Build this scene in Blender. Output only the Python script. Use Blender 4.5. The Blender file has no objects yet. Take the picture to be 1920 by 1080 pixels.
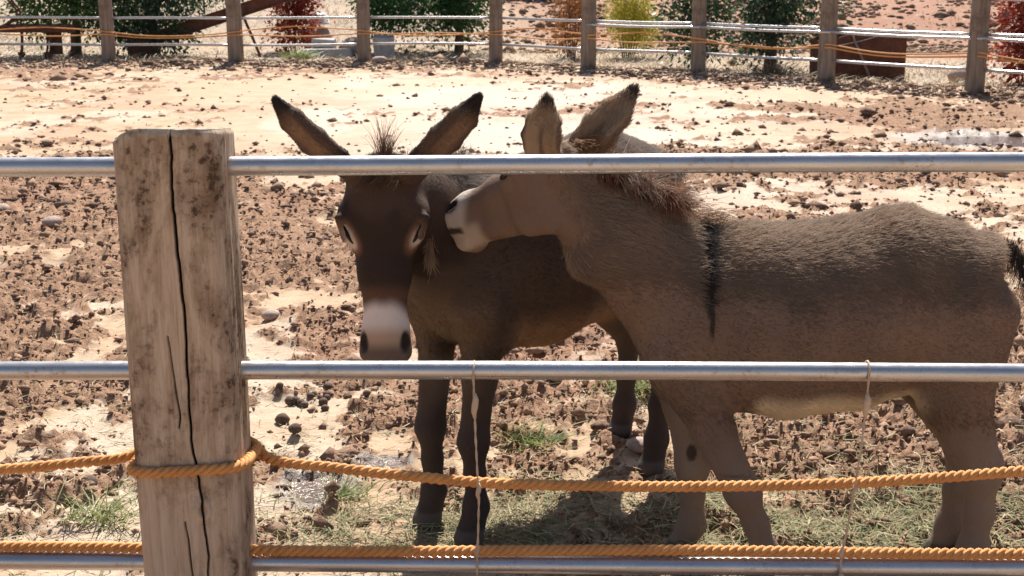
import bpy, math, random
import numpy as np
from mathutils import Vector

SC = bpy.context.scene
COL = SC.collection
rng = np.random.default_rng(7)
random.seed(7)
R = math.radians

# ------------------------------------------------------------------ camera, sky, sun, exposure
cam = bpy.data.objects.new('camera', bpy.data.cameras.new('camera'))
COL.objects.link(cam)
cam.location = (0, 0, 1.70)
cam.rotation_euler = (R(90 - 13.56), 0, 0)
cam.data.sensor_width = 36
cam.data.lens = 36 * 2500 / 1920
cam.data.clip_start = 0.05
cam.data.clip_end = 2000
cam.data.dof.use_dof = True
cam.data.dof.focus_distance = 3.7
cam.data.dof.aperture_fstop = 13
SC.camera = cam

SUN_EL, SUN_AZ = R(51), R(5)          # azimuth from +Y towards +X
world = bpy.data.worlds.new('World')
SC.world = world
world.use_nodes = True
wn = world.node_tree.nodes
sky = wn.new('ShaderNodeTexSky')
sky.sky_type = 'NISHITA'
sky.sun_disc = False
sky.sun_elevation = SUN_EL
sky.sun_rotation = SUN_AZ
sky.air_density = 1.0
sky.dust_density = 1.5
world.node_tree.links.new(sky.outputs[0], wn['Background'].inputs[0])
wn['Background'].inputs[1].default_value = 0.065
sun = bpy.data.objects.new('sun', bpy.data.lights.new('sun', 'SUN'))
COL.objects.link(sun)
sun.data.energy = 5.0
sun.data.angle = R(0.55)
sun.data.color = (1.0, 0.94, 0.85)
sd = Vector((math.cos(SUN_EL) * math.sin(SUN_AZ), math.cos(SUN_EL) * math.cos(SUN_AZ), math.sin(SUN_EL)))
sun.rotation_euler = sd.to_track_quat('Z', 'Y').to_euler()
sun.location = sd * 60
SC.view_settings.view_transform = 'Standard'
SC.view_settings.look = 'None'
SC.view_settings.gamma = 1
SC.view_settings.exposure = 0.86
SC.cycles.use_denoising = True
SC.cycles.max_bounces = 7
SC.cycles.diffuse_bounces = 4

# ------------------------------------------------------------------ helpers
def hash3(ix, iy, iz, s):
    h = (ix * 374761393 + iy * 668265263 + iz * 2147483647 + s * 1274126177) & 0xFFFFFFFF
    h = ((h ^ (h >> 13)) * 1274126177) & 0xFFFFFFFF
    h = ((h ^ (h >> 16)) * 2246822519) & 0xFFFFFFFF
    return ((h ^ (h >> 15)) & 0xFFFFFF) / float(0xFFFFFF)

def vnoise(x, y, z=None, seed=0):
    """smooth value noise in 0..1"""
    x = np.asarray(x, float); y = np.asarray(y, float)
    z = np.zeros_like(x) if z is None else np.asarray(z, float)
    fx, fy, fz = np.floor(x), np.floor(y), np.floor(z)
    ix, iy, iz = fx.astype(np.int64), fy.astype(np.int64), fz.astype(np.int64)
    tx, ty, tz = x - fx, y - fy, z - fz
    tx = tx * tx * tx * (tx * (tx * 6 - 15) + 10)
    ty = ty * ty * ty * (ty * (ty * 6 - 15) + 10)
    flat = not np.any(tz)
    def layer(k):
        a = hash3(ix, iy, iz + k, seed); b = hash3(ix + 1, iy, iz + k, seed)
        c = hash3(ix, iy + 1, iz + k, seed); d = hash3(ix + 1, iy + 1, iz + k, seed)
        return (a * (1 - tx) + b * tx) * (1 - ty) + (c * (1 - tx) + d * tx) * ty
    l0 = layer(0)
    if flat:
        return l0
    tz = tz * tz * (3 - 2 * tz)
    return l0 * (1 - tz) + layer(1) * tz

def fbm(x, y, z=None, seed=0, octaves=4, gain=0.5):
    t = 0; a = 1; n = 0
    for o in range(octaves):
        k = 2.03 ** o
        t = t + a * vnoise(x * k + 13.7 * o, y * k + 7.1 * o, None if z is None else z * k, seed + o * 17)
        n += a; a *= gain
    return t / n

def sstep(a, b, x):
    t = np.clip((x - a) / (b - a), 0, 1)
    return t * t * (3 - 2 * t)

def mesh_obj(name, verts, faces, mat=None, parent=None, smooth=True, attrs=None, loc=None):
    me = bpy.data.meshes.new(name)
    if isinstance(faces, np.ndarray):
        verts = np.asarray(verts, np.float32)
        nv, (nf, k) = len(verts), faces.shape
        me.vertices.add(nv); me.vertices.foreach_set('co', verts.ravel())
        me.loops.add(nf * k); me.loops.foreach_set('vertex_index', faces.astype(np.int32).ravel())
        me.polygons.add(nf)
        me.polygons.foreach_set('loop_start', np.arange(0, nf * k, k, dtype=np.int32))
        me.polygons.foreach_set('loop_total', np.full(nf, k, np.int32))
        me.update(calc_edges=True)
        me.validate()
    else:
        me.from_pydata([tuple(v) for v in verts], [], [tuple(f) for f in faces])
        me.update()
    if smooth:
        me.polygons.foreach_set('use_smooth', np.ones(len(me.polygons), bool))
    for an, (typ, arr) in (attrs or {}).items():
        a = me.attributes.new(an, typ, 'POINT')
        arr = np.asarray(arr, np.float32)
        if typ == 'FLOAT_COLOR':
            if arr.shape[1] == 3:
                arr = np.concatenate([arr, np.ones((len(arr), 1), np.float32)], 1)
            a.data.foreach_set('color', arr.ravel())
        else:
            a.data.foreach_set('value', arr.ravel())
    if mat:
        me.materials.append(mat)
    ob = bpy.data.objects.new(name, me)
    COL.objects.link(ob)
    if parent:
        ob.parent = parent
    if loc is not None:
        ob.location = loc
    return ob

def empty(name, loc=(0, 0, 0), rz=0):
    o = bpy.data.objects.new(name, None)
    COL.objects.link(o)
    o.location = loc; o.rotation_euler = (0, 0, rz)
    o.empty_display_size = 0.1
    return o

def tag(o, label=None, cat=None, group=None, kind=None):
    for k, v in (('label', label), ('category', cat), ('group', group), ('kind', kind)):
        if v: o[k] = v
    return o

class MB:
    """collects pieces into one mesh"""
    def __init__(s): s.v = []; s.f = []
    def add(s, v, f):
        b = len(s.v); s.v += [tuple(p) for p in v]; s.f += [tuple(i + b for i in q) for q in f]; return s
    def box(s, c, size, rot=None, jit=0):
        c = Vector(c); hx, hy, hz = (k / 2 for k in size)
        vs = []
        for x, y, z in ((-1,-1,-1),(1,-1,-1),(1,1,-1),(-1,1,-1),(-1,-1,1),(1,-1,1),(1,1,1),(-1,1,1)):
            p = Vector((x*hx + random.uniform(-jit, jit), y*hy + random.uniform(-jit, jit), z*hz + random.uniform(-jit, jit)))
            if rot: p = rot @ p
            vs.append(c + p)
        return s.add(vs, [(0,3,2,1),(4,5,6,7),(0,1,5,4),(1,2,6,5),(2,3,7,6),(3,0,4,7)])
    def tube(s, pts, rad, n=8, cap=True, squash=1.0):
        pts = [Vector(p) for p in pts]
        rad = rad if isinstance(rad, (list, tuple)) else [rad] * len(pts)
        vs = []; fs = []; u = None
        for i, p in enumerate(pts):
            t = (pts[min(i+1, len(pts)-1)] - pts[max(i-1, 0)]).normalized()
            if u is None:
                u = t.orthogonal().normalized()
            u = (u - t * u.dot(t)).normalized(); w = t.cross(u)
            for k in range(n):
                a = 2 * math.pi * k / n
                vs.append(p + (u * math.cos(a) + w * math.sin(a) * squash) * rad[i])
        m = len(pts)
        for i in range(m - 1):
            for k in range(n):
                k2 = (k + 1) % n
                fs.append((i*n + k, i*n + k2, (i+1)*n + k2, (i+1)*n + k))
        if cap:
            fs.append(tuple(range(n))[::-1]); fs.append(tuple((m-1)*n + k for k in range(n)))
        return s.add(vs, fs)
    def build(s, name, mat, parent=None, smooth=True, bevel=0, loc=None):
        o = mesh_obj(name, s.v, s.f, mat, parent, smooth, loc=loc)
        if bevel:
            m = o.modifiers.new('bevel', 'BEVEL'); m.width = bevel; m.segments = 2; m.limit_method = 'ANGLE'
        return o

class Mat:
    """tiny node-tree writer"""
    def __init__(s, name, rough=0.8, metal=0.0, spec=0.4):
        s.m = bpy.data.materials.new(name); s.m.use_nodes = True
        s.t = s.m.node_tree; s.b = s.t.nodes['Principled BSDF']
        s.b.inputs['Roughness'].default_value = rough
        s.b.inputs['Metallic'].default_value = metal
        s.b.inputs['Specular IOR Level'].default_value = spec
        s.co = None
    def n(s, typ, **kw):
        nd = s.t.nodes.new(typ)
        for k, v in kw.items():
            setattr(nd, k, v)
        return nd
    def link(s, a, b): s.t.links.new(a, b)
    def coord(s, scale=(1, 1, 1), out='Object'):
        tc = s.n('ShaderNodeTexCoord'); mp = s.n('ShaderNodeMapping')
        mp.inputs['Scale'].default_value = scale
        s.link(tc.outputs[out], mp.inputs[0]); return mp.outputs[0]
    def noise(s, scale, detail=5, rough=0.6, vec=None, dist=0):
        nd = s.n('ShaderNodeTexNoise')
        nd.inputs['Scale'].default_value = scale; nd.inputs['Detail'].default_value = detail
        nd.inputs['Roughness'].default_value = rough; nd.inputs['Distortion'].default_value = dist
        s.link(vec if vec is not None else s.coord(), nd.inputs['Vector']); return nd.outputs['Fac']
    def ramp(s, fac, stops):
        nd = s.n('ShaderNodeValToRGB'); r = nd.color_ramp
        while len(r.elements) < len(stops): r.elements.new(0.5)
        for e, (p, c) in zip(r.elements, stops):
            e.position = p; e.color = (c, c, c, 1) if isinstance(c, (int, float)) else (*c, 1)
        s.link(fac, nd.inputs[0]); return nd.outputs[0]
    def mix(s, fac, a, b, mode='MIX'):
        nd = s.n('ShaderNodeMix', data_type='RGBA', blend_type=mode)
        for sock, v in ((nd.inputs[0], fac), (nd.inputs[6], a), (nd.inputs[7], b)):
            if hasattr(v, 'is_output'): s.link(v, sock)
            elif isinstance(v, (int, float)): sock.default_value = v if sock.type == 'VALUE' else (v, v, v, 1)
            else: sock.default_value = (*v, 1)
        return nd.outputs[2]
    def math(s, op, a, b=0.0):
        nd = s.n('ShaderNodeMath', operation=op)
        for sock, v in ((nd.inputs[0], a), (nd.inputs[1], b)):
            if hasattr(v, 'is_output'): s.link(v, sock)
            else: sock.default_value = v
        return nd.outputs[0]
    def attr(s, name, out='Fac'):
        nd = s.n('ShaderNodeAttribute'); nd.attribute_name = name; return nd.outputs[out]
    def color(s, c):
        if hasattr(c, 'is_output'): s.link(c, s.b.inputs['Base Color'])
        else: s.b.inputs['Base Color'].default_value = (*c, 1)
        return s
    def rough(s, c): s.link(c, s.b.inputs['Roughness']); return s
    def bump(s, h, strength=0.4, dist=0.01):
        nd = s.n('ShaderNodeBump'); nd.inputs['Strength'].default_value = strength; nd.inputs['Distance'].default_value = dist
        s.link(h, nd.inputs['Height']); s.link(nd.outputs[0], s.b.inputs['Normal']); return s

# ------------------------------------------------------------------ materials
def make_materials():
    M = {}
    g = Mat('soil', 0.95, spec=0.2)
    muck, wet, dry, red = (g.attr(k) for k in ('muck', 'wet', 'dry', 'red'))
    pale = g.attr('pale')
    n1 = g.noise(3.2, 6, 0.65); n2 = g.noise(38, 5, 0.7); n3 = g.noise(170, 3, 0.6)
    sand = g.mix(g.ramp(n1, [(0.3, 0), (0.7, 1)]), (0.53, 0.405, 0.28), (0.41, 0.275, 0.172))
    sand = g.mix(pale, sand, (0.575, 0.49, 0.405))
    sand = g.mix(g.ramp(n2, [(0.45, 0), (0.68, 0.5)]), sand, (0.38, 0.26, 0.19))
    sand = g.mix(g.ramp(n3, [(0.56, 0), (0.72, 0.55)]), sand, (0.20, 0.12, 0.08))
    mk = g.mix(g.ramp(n2, [(0.3, 0), (0.7, 1)]), (0.14, 0.07, 0.043), (0.37, 0.228, 0.142))
    mk = g.mix(g.ramp(n3, [(0.5, 0), (0.7, 0.6)]), mk, (0.52, 0.37, 0.265))
    c = g.mix(g.ramp(g.math('ADD', muck, g.math('MULTIPLY', g.math('SUBTRACT', n2, 0.5), 0.8)), [(0.36, 0), (0.62, 1)]), sand, mk)
    redc = g.mix(g.ramp(n2, [(0.3, 0), (0.7, 1)]), (0.20, 0.075, 0.048), (0.44, 0.225, 0.15))
    redc = g.mix(g.ramp(n1, [(0.45, 0), (0.65, 0.5)]), redc, (0.36, 0.27, 0.18))
    c = g.mix(red, c, redc)
    straw = g.mix(n2, (0.30, 0.22, 0.15), (0.52, 0.43, 0.335))
    straw = g.mix(g.ramp(n3, [(0.5, 0), (0.7, 0.7)]), straw, (0.22, 0.15, 0.10))
    c = g.mix(dry, c, straw)
    c = g.mix(wet, c, (0.10, 0.07, 0.055))
    g.color(c)
    g.rough(g.mix(wet, (0.95,) * 3, (0.26,) * 3))
    g.link(g.math('ADD', g.math('MULTIPLY', wet, 0.5), 0.2), g.b.inputs['Specular IOR Level'])
    g.bump(g.math('ADD', n2, g.math('MULTIPLY', n3, 0.5)), 0.7, 0.012)
    M['soil'] = g.m

    k = Mat('clod', 0.95, spec=0.15)
    r = k.n('ShaderNodeObjectInfo').outputs['Random']
    t = k.attr('tone')
    kc = k.mix(t, (0.085, 0.045, 0.031), (0.42, 0.265, 0.175))
    k.color(k.mix(k.ramp(k.noise(60), [(0.35, 0), (0.7, 0.6)]), kc, (0.44, 0.31, 0.225))).bump(k.noise(90), 0.6, 0.01)
    M['clod'] = k.m

    s = Mat('stone', 0.85)
    s.color(s.ramp(s.noise(22, 6), [(0.3, (0.26, 0.17, 0.13)), (0.7, (0.50, 0.39, 0.32))])).bump(s.noise(70), 0.5, 0.01)
    M['stone'] = s.m
    s = Mat('concrete', 0.9)
    s.color(s.ramp(s.noise(12, 6), [(0.3, (0.30, 0.28, 0.26)), (0.7, (0.52, 0.49, 0.46))])).bump(s.noise(50), 0.5, 0.01)
    M['concrete'] = s.m

    d = Mat('dung', 0.8, spec=0.3)
    d.color(d.ramp(d.noise(80, 4), [(0.3, (0.06, 0.036, 0.026)), (0.7, (0.16, 0.10, 0.068))])).bump(d.noise(160), 0.5, 0.004)
    M['dung'] = d.m

    h = Mat('hay', 0.8, spec=0.2)
    t = h.attr('tone')
    h.color(h.ramp(t, [(0.0, (0.115, 0.125, 0.055)), (0.35, (0.25, 0.24, 0.125)), (0.7, (0.40, 0.335, 0.205)), (1.0, (0.56, 0.48, 0.34))]))
    M['hay'] = h.m

    gp = Mat('galvanised pipe', 0.42, metal=0.7, spec=0.5)
    v = gp.coord((1, 9, 9))
    gn = gp.noise(9, 6, 0.65, gp.coord((0.6, 5, 5)))
    gp.color(gp.ramp(gn, [(0.25, (0.42, 0.42, 0.43)), (0.55, (0.54, 0.54, 0.55)), (0.8, (0.62, 0.62, 0.63))]))
    gc = gp.ramp(gn, [(0.25, (0.42, 0.42, 0.43)), (0.55, (0.54, 0.54, 0.55)), (0.8, (0.62, 0.62, 0.63))])
    st = gp.math('MULTIPLY', gp.ramp(gp.noise(2.3, 5, 0.7), [(0.5, 0), (0.62, 1)]), gp.ramp(gp.noise(60, 5, 0.75), [(0.52, 0), (0.64, 0.7)]))
    gp.color(gp.mix(st, gc, (0.27, 0.17, 0.10)))
    gp.rough(gp.ramp(gp.noise(30, 5, 0.7), [(0.3, 0.22), (0.75, 0.40)]))
    gp.bump(gp.noise(140, 3), 0.08, 0.002)
    M['pipe'] = gp.m

    w = Mat('weathered timber', 0.88, spec=0.25)
    grain = w.noise(9, 8, 0.7, w.coord((7, 7, 0.45)), 0.6)
    fine = w.noise(30, 6, 0.75, w.coord((9, 9, 0.5)))
    blot = w.noise(4.6, 8, 0.68, w.coord((1.3, 1.3, 0.6)), 0.3)
    spk = w.noise(46, 5, 0.7)
    wc = w.ramp(grain, [(0.25, (0.35, 0.225, 0.14)), (0.5, (0.58, 0.44, 0.32)), (0.78, (0.74, 0.61, 0.48))])
    wc = w.mix(w.ramp(fine, [(0.55, 0), (0.75, 0.45)]), wc, (0.17, 0.105, 0.065))
    wc = w.mix(w.ramp(blot, [(0.45, 0), (0.62, 0.85)]), wc, (0.17, 0.098, 0.054))
    bs = w.math('MULTIPLY', w.ramp(blot, [(0.47, 0), (0.57, 0.9)]), w.ramp(spk, [(0.5, 0), (0.6, 1)]))
    wc = w.mix(bs, wc, (0.075, 0.042, 0.026))
    wc = w.mix(w.attr('crack'), wc, (0.035, 0.022, 0.016))
    wc = w.mix(w.math('MULTIPLY', w.attr('endgrain'), w.ramp(w.noise(26, 5), [(0.4, 0), (0.6, 0.85)])), wc, (0.50, 0.45, 0.35))
    w.color(wc).bump(w.math('ADD', w.math('MULTIPLY', fine, 0.8), w.math('ADD', grain, w.math('MULTIPLY', spk, 0.3))), 0.55, 0.008)
    M['timber'] = w.m

    fp = Mat('grey timber', 0.9, spec=0.2)
    g1 = fp.noise(5, 7, 0.7, fp.coord((6, 6, 0.35)), 0.5); g2 = fp.noise(2.3, 5, 0.7)
    fc = fp.ramp(g1, [(0.28, (0.14, 0.10, 0.075)), (0.5, (0.28, 0.22, 0.175)), (0.8, (0.40, 0.33, 0.275))])
    fc = fp.mix(fp.ramp(g2, [(0.5, 0), (0.65, 0.75)]), fc, (0.11, 0.062, 0.04))
    fp.color(fc).bump(g1, 0.8, 0.02)
    M['far_timber'] = fp.m

    for nm, base, dk in (('rope', (0.82, 0.39, 0.13), (0.52, 0.225, 0.07)), ('twine', (0.66, 0.50, 0.36), (0.42, 0.30, 0.2))):
        r_ = Mat(nm, 0.62, spec=0.35)
        rn = r_.noise(16, 5, 0.65); rf = r_.noise(420, 2)
        r_.color(r_.mix(r_.ramp(rf, [(0.45, 0), (0.7, 0.45)]), r_.mix(r_.ramp(rn, [(0.35, 0), (0.75, 0.8)]), base, dk), dk)).bump(rf, 0.5, 0.003)
        M[nm] = r_.m

    ru = Mat('rust', 0.85, spec=0.3)
    n_ = ru.noise(7, 7, 0.7); n2_ = ru.noise(2.2, 5)
    rc = ru.ramp(n_, [(0.3, (0.055, 0.026, 0.02)), (0.55, (0.14, 0.056, 0.034)), (0.8, (0.25, 0.105, 0.055))])
    ru.color(ru.mix(ru.ramp(n2_, [(0.5, 0), (0.7, 0.5)]), rc, (0.10, 0.06, 0.05))).bump(n_, 0.5, 0.01)
    M['rust'] = ru.m

    def leaf(nm, a, b, c_, tr=0.35):
        l = Mat(nm, 0.5, spec=0.4)
        col = l.ramp(l.attr('tone'), [(0.0, a), (0.5, b), (1.0, c_)])
        l.color(col)
        tl = l.n('ShaderNodeBsdfTranslucent'); l.link(l.mix(0.6, col, col, 'MIX'), tl.inputs[0])
        mx = l.n('ShaderNodeMixShader'); mx.inputs[0].default_value = tr
        l.link(l.b.outputs[0], mx.inputs[1]); l.link(tl.outputs[0], mx.inputs[2])
        l.link(mx.outputs[0], l.t.nodes['Material Output'].inputs[0])
        M[nm] = l.m
    leaf('leaf_green', (0.026, 0.06, 0.02), (0.06, 0.13, 0.036), (0.16, 0.26, 0.065))
    leaf('leaf_dark', (0.02, 0.045, 0.026), (0.045, 0.088, 0.045), (0.12, 0.185, 0.075))
    leaf('leaf_lush', (0.016, 0.055, 0.02), (0.03, 0.095, 0.028), (0.075, 0.16, 0.04))
    leaf('leaf_red', (0.13, 0.022, 0.016), (0.29, 0.05, 0.03), (0.45, 0.12, 0.07))
    leaf('leaf_orange', (0.22, 0.085, 0.03), (0.40, 0.17, 0.06), (0.52, 0.30, 0.13))
    leaf('leaf_yellow', (0.24, 0.25, 0.025), (0.52, 0.47, 0.05), (0.70, 0.62, 0.12))
    leaf('leaf_grass', (0.12, 0.17, 0.05), (0.24, 0.28, 0.09), (0.42, 0.40, 0.2))
    leaf('leaf_straw', (0.17, 0.12, 0.075), (0.32, 0.245, 0.155), (0.48, 0.40, 0.28))
    b_ = Mat('bark', 0.9, spec=0.2)
    bn = b_.noise(8, 6, 0.7, b_.coord((5, 5, 0.8)))
    b_.color(b_.ramp(bn, [(0.3, (0.05, 0.04, 0.035)), (0.7, (0.17, 0.135, 0.115))])).bump(bn, 0.7, 0.02)
    M['bark'] = b_.m
    wa = Mat('water', 0.16, spec=0.7)
    wa.color((0.10, 0.06, 0.045)).bump(wa.noise(26, 4, 0.7), 0.45, 0.02)
    wa.b.inputs['IOR'].default_value = 1.33
    M['water'] = wa.m
    wh = Mat('white enamel', 0.4); wh.color(wh.ramp(wh.noise(9), [(0.3, (0.62, 0.61, 0.58)), (0.6, (0.78, 0.77, 0.74))]))
    M['white'] = wh.m
    hl = Mat('scrap', 0.7); hl.color(hl.ramp(hl.noise(3, 4), [(0.35, (0.05, 0.05, 0.055)), (0.55, (0.25, 0.24, 0.25)), (0.7, (0.6, 0.6, 0.62))]))
    M['scrap'] = hl.m

    # animal skin under the coat, hair, eye
    bd = Mat('hide', 0.8, spec=0.2); bd.color(bd.attr('coat', 'Color')); bd.bump(bd.noise(110, 4), 0.5, 0.004); M['hide'] = bd.m
    hm = Mat('coat hair', 0.55, spec=0.35)
    hm.color(hm.attr('coat', 'Color'))
    tl = hm.n('ShaderNodeBsdfTranslucent'); hm.link(hm.attr('coat', 'Color'), tl.inputs[0])
    mx = hm.n('ShaderNodeMixShader'); mx.inputs[0].default_value = 0.38
    hm.link(hm.b.outputs[0], mx.inputs[1]); hm.link(tl.outputs[0], mx.inputs[2])
    hm.link(mx.outputs[0], hm.t.nodes['Material Output'].inputs[0])
    M['hair'] = hm.m
    ey = Mat('eye', 0.3, spec=0.3); ey.color((0.012, 0.008, 0.006)); M['eye'] = ey.m
    return M
M = make_materials()

# ------------------------------------------------------------------ ground
PUD = [(4.95, 13.45, 0.85, 0.62, 0.06), (-0.66, 4.20, 0.11, 0.13, 0.022), (-0.47, 4.42, 0.10, 0.07, 0.020)]   # x, y, rx, ry, depth

def muck_mask(x, y):
    big = fbm(x * 0.55, y * 0.5, seed=3, octaves=3)
    mid = fbm(x * 2.3, y * 1.9, seed=9, octaves=3)
    fin = fbm(x * 8.5, y * 7.5, seed=10, octaves=4, gain=0.6)
    m = 0.34 * big + 0.30 * mid + 0.36 * fin
    bias = np.interp(y, [0, 3.0, 4.2, 6.0, 8.5, 11.0, 14.0, 19, 23, 25], [0.045, 0.045, 0.055, 0.075, 0.07, 0.015, -0.05, -0.09, -0.03, -0.02])
    bias = bias + 0.05 * sstep(-1.0, -2.6, x) * sstep(12, 7, y) * sstep(4.2, 5.5, y)
    bias = bias + 0.10 * sstep(2.0, 5.0, x) * sstep(9, 12, y) * sstep(20, 15, y)
    bias = bias - 0.07 * np.exp(-((x + 0.1 * y - 0.5) / (0.16 * y)) ** 2) * sstep(8.0, 10.5, y)
    return sstep(0.43, 0.585, m + bias)

def macro_height(x, y):
    h = 0.115 * np.clip(y - 28, 0, None) * sstep(27, 33, y) + 0.03 * (fbm(x * 0.35, y * 0.35, seed=21, octaves=2) - 0.5)
    h = h + 0.05 * np.exp(-((y - (24.0 - 0.75 * np.clip(x + 0.3, 0, 9))) / 0.7) ** 2) * (0.4 + fbm(x, y, seed=5))   # litter banked at the fence
    return h

def ground_height(x, y, fine=True):
    x = np.asarray(x, float); y = np.asarray(y, float)
    h = macro_height(x, y)
    m = muck_mask(x, y)
    a = fbm(x * 9, y * 9, seed=31, octaves=4, gain=0.55)
    b = 1 - np.abs(2 * fbm(x * 16, y * 16, seed=41, octaves=3) - 1)
    c = vnoise(x * 26, y * 26, seed=51)
    d_ = vnoise(x * 47, y * 47, seed=57)
    fade = sstep(34, 20, y)
    h = h + fade * (m * (0.060 * (a - 0.45) + 0.046 * (b - 0.7) + 0.042 * np.clip(c - 0.58, 0, 1) * 2 + 0.035 * np.clip(d_ - 0.6, 0, 1) * 2) + 0.012 * (a - 0.5) + 0.004 * (b - 0.7))
    hp = vnoise(x * 6.3, y * 6.3, seed=61)                      # hoof dents
    h = h - fade * 0.028 * sstep(0.74, 0.86, hp) * (0.35 + 0.65 * m)
    for px, py, rx, ry, dp in PUD:
        q = ((x - px) / rx) ** 2 + ((y - py) / ry) ** 2 + 0.9 * (fbm(x * 3 / rx, y * 3 / rx, seed=71) - 0.5)
        e = sstep(1.25, 0.35, q)
        h = h * (1 - 0.75 * e) - dp * e
    return h

def build_ground():
    st = 0.0033
    rows = [1.25]
    while rows[-1] < 27: rows.append(rows[-1] * (1 + st) )
    while rows[-1] < 46: rows.append(rows[-1] + 0.11)
    while rows[-1] < 700: rows.append(rows[-1] * 1.06)
    rows = np.array(rows)
    core = np.arange(-0.56, 0.5601, st)
    side = 0.56 * 1.05 ** np.arange(1, 42)
    cols = np.concatenate([-side[::-1], core, side])
    Y, U = np.meshgrid(rows, cols, indexing='ij')
    X = U * Y
    x, y = X.ravel(), Y.ravel()
    z = ground_height(x, y)
    far = y > 60
    z = np.where(far, macro_height(np.full_like(y, 0.0), np.minimum(y, 60)) + 0.35 * fbm(x * 0.05, y * 0.05, seed=2) * sstep(60, 90, y), z)
    m = muck_mask(x, y) * sstep(25.5, 24, y)
    wet = np.zeros_like(x)
    for px, py, rx, ry, dp in PUD:
        q = ((x - px) / (rx * 1.35)) ** 2 + ((y - py) / (ry * 1.35)) ** 2
        wet = np.maximum(wet, 0.75 * sstep(1.3, 0.6, q + 0.8 * (fbm(x * 5, y * 5, seed=77) - 0.5)))
    fence_y = 24.0 - 0.82 * np.clip(x + 0.3, 0, 9)
    dry = sstep(-0.6, 0.5, y - fence_y + 1.2 * (fbm(x * 1.3, y * 1.3, seed=15) - 0.5)) * sstep(0.28, 0.5, fbm(x * 1.1, y * 1.1, seed=16, octaves=4) + 0.13)
    red = sstep(27.0, 31, y + 0.55 * x + 3 * (fbm(x * 0.5, y * 0.5, seed=18) - 0.5)) * sstep(-2.5, 1.5, x + 2 * (fbm(x * 0.4, y * 0.4, seed=19) - 0.5))
    red = np.maximum(red, 0.22 * sstep(0.52, 0.66, fbm(x * 0.8, y * 0.8, seed=23)) * sstep(4.5, 6, y) * sstep(27, 22, y))
    dry = dry * (1 - 0.85 * red)
    pale = np.exp(-((x - 0.4) / (0.17 * y)) ** 2) * sstep(7.5, 12, y) * sstep(24, 17, y) + 0.5 * sstep(0.5, 0.66, fbm(x * 0.9, y * 0.7, seed=25))
    pale = np.clip(pale, 0, 1)
    nr, nc = len(rows), len(cols)
    i = np.arange(nr * nc).reshape(nr, nc)
    f = np.stack([i[:-1, :-1], i[:-1, 1:], i[1:, 1:], i[1:, :-1]], -1).reshape(-1, 4)
    o = mesh_obj('ground', np.stack([x, y, z], 1), f, M['soil'], attrs={k: ('FLOAT', v) for k, v in (('muck', m), ('wet', wet), ('dry', dry), ('red', red), ('pale', pale))})
    tag(o, 'trampled reddish sandy soil of the yard', kind='structure')
    lo = mesh_obj('subsoil', [(-700, -700, -0.35), (700, -700, -0.35), (700, 12, -0.35), (-700, 12, -0.35)], [(0, 1, 2, 3)], M['soil'], smooth=False)
    tag(lo, 'soil beneath and around the yard', kind='structure')
    for k, (px, py, rx, ry, dp) in enumerate(PUD):
        n = 28; vs = [(0, 0, 0)]; fs = []
        for j in range(n):
            a = 2 * math.pi * j / n
            vs.append((rx * 1.02 * math.cos(a), ry * 1.02 * math.sin(a), 0))
            fs.append((0, 1 + j, 1 + (j + 1) % n))
        w = mesh_obj('puddle', vs, fs, M['water'], smooth=False, loc=(px, py, -dp * 0.52))
        tag(w, ['broad puddle of muddy water mirroring the red bank', 'small glistening puddle just beside the thick post', 'thin wet film behind the small puddle by the post'][k], kind='structure')
build_ground()

def gz(x, y):
    return float(ground_height(np.array([x]), np.array([y]))[0])

# ------------------------------------------------------------------ clods, pebbles, hay lying on the ground
ICO_V = np.array([(1,0,0),(-1,0,0),(0,1,0),(0,-1,0),(0,0,1),(0,0,-1)], float)
ICO_F = np.array([(0,2,4),(2,1,4),(1,3,4),(3,0,4),(2,0,5),(1,2,5),(3,1,5),(0,3,5)])

def scatter_clods(name, label, n, ylo, yhi, size, want, spread=0.56, flat=0.65, tone=(0, 1)):
    u = rng.random(n * 14)
    y = np.exp(np.log(ylo) + u * (np.log(yhi) - np.log(ylo)))
    x = (rng.random(len(y)) * 2 - 1) * spread * y
    keep = rng.random(len(y)) < want(x, y)
    x, y = x[keep][:n], y[keep][:n]
    n = len(x)
    z = ground_height(x, y)
    s = size * np.exp(rng.normal(0, 0.55, n)) * (y / ylo) ** 0.32
    v = ICO_V[None] * (1 + 0.6 * (rng.random((n, 6, 1)) - 0.5)) + 0.5 * (rng.random((n, 6, 3)) - 0.5)
    v = v * (np.array([1, 1, flat])[None, None] * (1 + 0.5 * (rng.random((n, 1, 3)) - 0.5))) * s[:, None, None]
    a = rng.random(n) * 6.283
    ca, sa = np.cos(a)[:, None], np.sin(a)[:, None]
    vx = v[..., 0] * ca - v[..., 1] * sa + x[:, None]
    vy = v[..., 0] * sa + v[..., 1] * ca + y[:, None]
    vz = v[..., 2] + (z + s * flat * 0.35)[:, None]
    V = np.stack([vx, vy, vz], -1).reshape(-1, 3)
    F = (ICO_F[None] + (np.arange(n) * 6)[:, None, None]).reshape(-1, 3)
    t = np.repeat(tone[0] + (tone[1] - tone[0]) * rng.random(n) ** 1.9, 6)
    o = mesh_obj(name, V, F, M['clod'], smooth=False, attrs={'tone': ('FLOAT', t)})
    return tag(o, label, 'soil', kind='stuff')

def litter_bias(x, y):
    fy = 24.0 - 0.82 * np.clip(x + 0.3, 0, 9)
    return np.exp(-((y - fy + 0.25) / 0.75) ** 2) * np.where(x > -3.2, 1, 0.8)

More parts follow.
